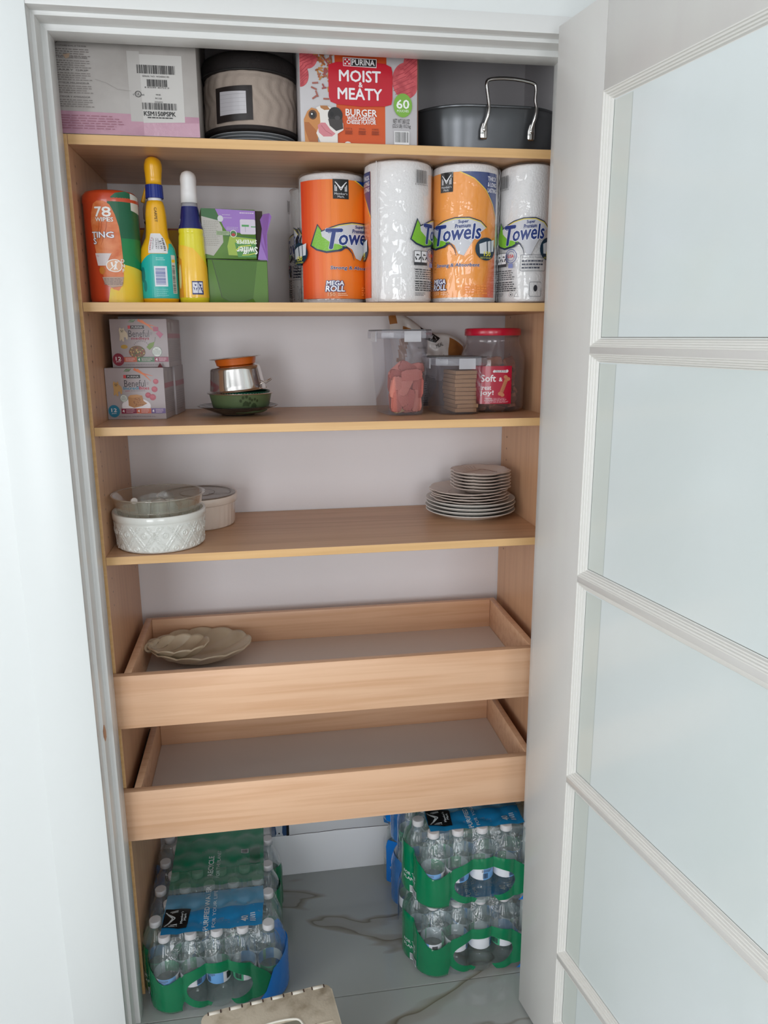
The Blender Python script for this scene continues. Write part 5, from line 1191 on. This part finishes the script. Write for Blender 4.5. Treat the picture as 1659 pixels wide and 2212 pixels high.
def at(u):
    u%=PER; lo,hi=0,NSEG
    while hi-lo>1:
        m=(lo+hi)//2
        if per[m]<=u: lo=m
        else: hi=m
    k=(u-per[lo])/(per[lo+1]-per[lo]); a=pts[lo]; b_=pts[(lo+1)%NSEG]; return (a[0]+(b_[0]-a[0])*k,a[1]+(b_[1]-a[1])*k,b_[0]-a[0],b_[1]-a[1])
def sprof(z):  # how far the film pulls in at shoulder and foot
    if z>.125: return -.028*((z-.125)/.078)**1.5
    if z<.012: return -.010*(1-z/.012)**2
    return 0
def ffilm(u,v,h):
    x,y,dx,dy=at(u); l=math.hypot(dx,dy) or 1; nx,ny=dy/l,-dx/l
    d=.0012+h+.0012*noise.noise(Vector((u*22,v*30,1)))
    k=1+sprof(v)/.19
    cx,cy=PWD/2,PDP/2
    return (cx+(x-cx)*(1+sprof(v)/(PWD/2))+nx*d, cy+(y-cy)*(1+sprof(v)/(PDP/2))+ny*d, v+.0006)
UF=per[min(range(NSEG),key=lambda k:math.hypot(pts[k][0]-PWD,pts[k][1]))]   # length of the front face
UR=per[min(range(NSEG),key=lambda k:math.hypot(pts[k][0]-PWD,pts[k][1]-PDP))]
class FP(Print):
    def geo(s,vs,fs,col):
        mi=s._mi(col); s.h+=s.step; t_=bmesh.new(); V=[t_.verts.new((u,v,0)) for u,v in vs]
        for f in fs:
            try: t_.faces.new([V[i] for i in f])
            except ValueError: pass
        for ax,st in ((0,.006),(1,.014)):
            lo=min(v[ax] for v in vs);hi=max(v[ax] for v in vs);k=math.ceil(lo/st)
            while k*st<hi:
                no=(1,0,0) if ax==0 else (0,1,0)
                bmesh.ops.bisect_plane(t_,geom=t_.verts[:]+t_.edges[:]+t_.faces[:],plane_co=tuple(k*st*q for q in no),plane_no=no);k+=1
        mp={v:s.bm.verts.new(s.f(v.co.x,v.co.y,s.h)) for v in t_.verts}
        for f in t_.faces:
            f2=s.bm.faces.new([mp[v] for v in f.verts]); f2.material_index=mi; f2.smooth=True
        t_.free()
def topz(x,y):
    d=min(math.hypot(x-a,y-b_) for a,b_ in CENT); return .2052-.0045*min(1,max(0,(d-.013)/.024))**1.3
def ftop(u,v,h): return (u,v,topz(u,v)+.0010+h+.0008*noise.noise(Vector((u*40,v*40,3))))
class TP(FP):
    def geo(s,vs,fs,col):
        mi=s._mi(col); s.h+=s.step; t_=bmesh.new(); V=[t_.verts.new((u,v,0)) for u,v in vs]
        for f in fs:
            try: t_.faces.new([V[i] for i in f])
            except ValueError: pass
        for ax,st in ((0,.0075),(1,.0075)):
            lo=min(v[ax] for v in vs);hi=max(v[ax] for v in vs);k=math.ceil(lo/st)
            while k*st<hi:
                no=(1,0,0) if ax==0 else (0,1,0)
                bmesh.ops.bisect_plane(t_,geom=t_.verts[:]+t_.edges[:]+t_.faces[:],plane_co=tuple(k*st*q for q in no),plane_no=no);k+=1
        mp={v:s.bm.verts.new(s.f(v.co.x,v.co.y,s.h)) for v in t_.verts}
        for f in t_.faces: f2=s.bm.faces.new([mp[v] for v in f.verts]); f2.material_index=mi; f2.smooth=True
        t_.free()
# printed side film
E_=[(UF*.5+.098*cos(R(a)),.066+.050*sin(R(a))) for a in range(0,361,10)]
p=FP(ffilm,base=.0002,step=.0001)
H1=.104
# green front: left part, ring round the carrying hole, open at the foot
ring_o=[(UF*.53+(.112+.02*(a<90 or a>270))*cos(R(a)),.068+.066*sin(R(a))) for a in range(0,361,8)]
ring_i=[(UF*.53+.083*cos(R(a)),.062+.043*sin(R(a))) for a in range(0,361,8)]
n=len(ring_o); vs=ring_o+ring_i; fs=[]
for i in range(n-1):
    a=i*8
    if 252<a<282: continue
    fs.append((i,i+1,n+i+1,n+i))
p.geo(vs,fs,FGREEN)
p.poly([(-.012,.006),(.030,.0),(.075,.004),(.078,.022),(.085,.040),(.078,.062),(.083,.085),(.078,.108),(.064,.100),(.050,.092),(.036,.090),(.022,.097),(.010,.112),(-.012,.126)],FGREEN)
# left side: green for half the depth, then clear, then blue
p.poly([(-.012,.126),(-.030,.138),(-.060,.142),(-.100,.138),(-.100,.006),(-.012,.006)],FGREEN)
p.poly([(-.1003,.150),(-.165,.152),(-.165,.075),(-.100,.070)],FG2); p.poly([(-.1003,.069),(-.15,.073),(-.15,.052),(-.1003,.048)],FGREEN)
p.poly([(-.20,.15),(-.33,.158),(-.33,.010),(-.21,.014)],FB2); p.poly([(-.33,.158),(-.43,.15),(-.43,.008),(-.33,.008)],FBLUE); p.rect(-.352,.078,-.335,.100,(14,16,26))
p.text('PLANET',-.046,.050,.0085,FWHT,w=.05); p.text('FOR THE',-.046,.064,.0085,FWHT,w=.05); p.text('RECYCLE',-.130,.100,.014,FWHT,w=.05); p.bars(-.048,.014,-.016,.030,(70,72,76),18,bg=(200,204,206))
p.text('40',-.38,.105,.016,FWHT); p.text('FOR YOUR LIFE',-.38,.06,.008,FWHT,w=.07)
# right side: blue near the front, then green
p.poly([(UF-.020,.100),(UF+.03,.135),(UF+.13,.140),(UF+.15,.10),(UF+.15,.008),(UF-.062,.006),(UF-.040,.040)],FBLUE); p.poly([(UF+.075,.100),(UF+.094,.098),(UF+.092,.120),(UF+.082,.135)],(14,16,26))
p.poly([(UF+.22,.14),(UF+.40,.142),(UF+.40,.01),(UF+.23,.01)],FGREEN)
me_side=p.done(None,'printed_film'); m_side=me_side.data; bpy.data.objects.remove(me_side)
# clear film round everything
b=bmesh.new(); nu,nv=360,26; L=[]
for j in range(nv+1):
    v=.0005+.200*j/nv; L.append([b.verts.new(ffilm(PER*k/nu,v,-.0008)) for k in range(nu)])
for A,B in zip(L,L[1:]):
    for k in range(nu):
        c=((A[k].co+B[k].co)/2); u=PER*k/nu
        if u<UF and ((u-UF*.53)/.083)**2+((c.z-.062)/.043)**2<.93: continue
        b.faces.new((A[k],A[(k+1)%nu],B[(k+1)%nu],B[k]))
m_clr=bpy.data.meshes.new('clear_film'); bmesh.ops.recalc_face_normals(b,faces=b.faces[:]); b.to_mesh(m_clr); b.free(); m_clr.materials.append(FCLR); m_clr.shade_smooth()
# top film with print
p=TP(ftop,base=.0002,step=.0001)
p.rect(.012,.010,PWD-.012,.435,FCLR)
p.poly([(.052,.028),(.295,.026),(.298,.092),(.300,.100),(.052,.100)],M('film_blue_top',(20,118,170),.25,coat=.5)); p.poly([(.052,.1003),(.300,.1003),(.298,.165),(.055,.165)],MT('film_blue_fade',(84,150,186),.72,.2,edge=.4))
p.poly([(.055,.168),(.30,.168),(.30,.185),(.055,.185)],MT('film_pale_fade',(150,170,172),.5,.2,edge=.4))
p.poly([(.055,.1853),(.30,.1853),(.30,.25),(.055,.25)],MT('film_green_fade',(60,140,104),.6,.2,edge=.4)); p.poly([(.055,.2503),(.30,.2503),(.30,.425),(.055,.425)],M('film_green_top',(10,118,84),.25,coat=.5))
p.text('PURIFIED WATER',.158,.105,.0120,FWHT,w=.150,rot=pi/2); p.text('FOR YOUR LIFE',.177,.098,.0085,FWHT,w=.130,rot=pi/2,bold=False)
p.text('40',.252,.052,.0165,FWHT,w=.022,rot=pi/2); p.lines(.266,.280,.070,.040,5,FWHT,.5)
p.text('RECYCLE',.158,.262,.0140,FWHT,w=.075,rot=pi/2); p.text('FOR THE PLANET',.178,.268,.0090,FWHT,w=.11,rot=pi/2,bold=False)
p.rect(.238,.300,.258,.320,(190,196,196)); p.bars(.240,.302,.256,.318,(60,64,64),12,vert=False); p.rect(.262,.255,.290,.320,MT('film_green_dark',(8,96,66),.8,.2))
# black brand square
def put(u,v): return (.082-v,.078+u)
p.poly([put(-.036,-.030),put(.030,-.036),put(.036,.026),put(-.026,.030)],(10,10,12))
for s_ in (-1,1):
    for k in (0,1):
        o=k*.0045; p.line([put(s_*(.024-o)+0,.024-k*.003),put(0,.006-k*.006)],.0030,FWHT); p.line([put(s_*(.024-o),.014-k*.004),put(s_*(.024-o),-.006)],.0028,FWHT)
p.text("Member's",.098,.078,.0058,FWHT,w=.038,rot=pi/2); p.text("Mark",.106,.078,.0058,FWHT,w=.022,rot=pi/2)
o=p.done(None,'top_film'); m_top=o.data; bpy.data.objects.remove(o)
def pack(loc,rz,label):
    t=thing('water_pack',label,'bottled water',loc,rz,group='shrink-wrapped packs of bottled water on the floor')
    rr=random.Random(hash(loc[0])%97)
    for i,(x,y) in enumerate(CENT):
        rz_=rr.uniform(0,6.28)
        bo=link(bpy.data.objects.new('bottle',m_body)); bo.parent=t; bo.location=(x,y,.0008); bo.rotation_euler=(0,0,rz_)
        for nm,me in (('cap',m_cap),('label',m_lab)):
            c=link(bpy.data.objects.new(nm,me)); c.parent=bo
        if y<.10 or x<.07 or x>.28: c=link(bpy.data.objects.new('label_print',m_lp)); c.parent=bo
    for nm,me in (('clear_film',m_clr),('printed_film',m_side),('top_film',m_top)):
        c=link(bpy.data.objects.new(nm,me)); c.parent=t
    return t
pack((.0040,-.0740,.0004),0,'pack of forty water bottles in green and blue film, at the left side panel')
pack((.6700,-.0740,.0004),0,'lower of the two stacked water packs at the right')
pack((.6690,-.0750,.2072),0,'upper water pack, on top of another at the right')

# --- white carton leaning at the back, above the skirting
t=thing('white_carton','flat white carton with blue and black printed ends, leaning behind the water packs','box',(.325,.3765,.1375))
b=bmesh.new(); bx(b,0,.360,0,.019,.0015,.20,0,.001); fin('carton_body',b,M('carton_plain',(214,214,216),.45),t,True)
p=Print(fplane(0)); p.rect(.001,.0035,.046,.10,(40,70,110)); p.poly([(.012,.004),(.036,.004),(.033,.014),(.038,.10),(.006,.10),(.016,.014)],(196,200,206)); p.oval(.024,.0125,.0025,.0025,(20,20,24)); p.rect(.046,.002,.054,.10,(16,16,18)); p.poly([(.345,.014),(.359,.008),(.359,.10),(.335,.10)],(60,120,180))
p.line([(.055,.0022),(.10,.004),(.14,.0032),(.20,.0060),(.25,.0050),(.30,.0040),(.358,.0025)],.0016,(60,40,42)); p.done(t,'printed_ends')

# ================================================================ STEP STOOL
t=thing('step_stool','dirty beige folding plastic step stool standing in front of the closet','stool',(.323,-.370,0),rz=R(7.6))
BG=M('stool_beige',(196,186,168),.5,var=((26,26,26),(158,146,126),.30,.52),bump=(160,.25,.002)); BG2=M('stool_rib',(206,200,188),.4)
zt=.200; b=bmesh.new(); prism(b,rrect(-.142,.142,-.110,.110,.018,6),zt-.014,zt,0,.0035); fin('top_panel',b,BG,t,True)
for k in range(6):
    x=-.113+k*.0452; b=bmesh.new(); tube(b,[(x-.0115,.1045,zt-.0018),(x+.0115,.1045,zt-.0018)],.0046,12); fin('hinge_knuckle',b,BG2,t,'all')
    b=bmesh.new(); bx(b,x-.0145,x-.0122,.101,.109,zt-.006,zt+.0008); bx(b,x+.0122,x+.0145,.101,.109,zt-.006,zt+.0008); fin('hinge_slot',b,M('slot_brown',(70,52,46),.7),t)
b=bmesh.new(); path=smoothpath([(-.062,-.016,0),(-.055,.010,0),(-.034,.021,0),(0,.024,0),(.034,.021,0),(.052,.012,0),(.060,-.016,0)],6); tube(b,[(q.x+.008,q.y+.020,zt+.0004) for q in path],.0042,10,flat=.6); fin('handle_rim',b,M('stool_rim',(220,216,204),.35),t,'all')
b=bmesh.new(); prism(b,rrect(-.052,.066,-.028,.036,.022),zt-.0005,zt+.0003); fin('handle_recess',b,M('recess_grey',(120,118,104),.6),t)
for k,(x0,x1,y0,y1) in enumerate(((.088,.126,.010,.014),(.088,.092,-.040,.014),(-.126,-.088,.010,.014))):
    box('raised_rib',x0,x1,y0,y1,zt+.0001,zt+.0018,BG,t,bev=.0006)
for sy_ in (-1,1):
    b=bmesh.new(); prism(b,[(-.120,sy_*.100-.003),(.120,sy_*.100-.003),(.120,sy_*.100+.003),(-.120,sy_*.100+.003)],.012,zt-.0145,0,.001); fin('leg_panel',b,BG,t,True)
for sx_ in (-1,1):
    for sy_ in (-1,1):
        b=bmesh.new(); loft(b,[(0,sx_*.132,sy_*.101,.010,.008),(.006,sx_*.132,sy_*.101,.0095,.0075),(zt-.0145,sx_*.128,sy_*.098,.0085,.0075)],16,.7); l=fin('leg',b,BG,t,True)
        b=bmesh.new(); lathe(b,[(.0115,.0),(.012,.001),(.0115,.006),(.0100,.0065)],16,c=(sx_*.132,sy_*.101)); fin('rubber_foot',b,M('rubber_grey',(80,78,74),.7),l,True)
bpy.context.view_layer.update()
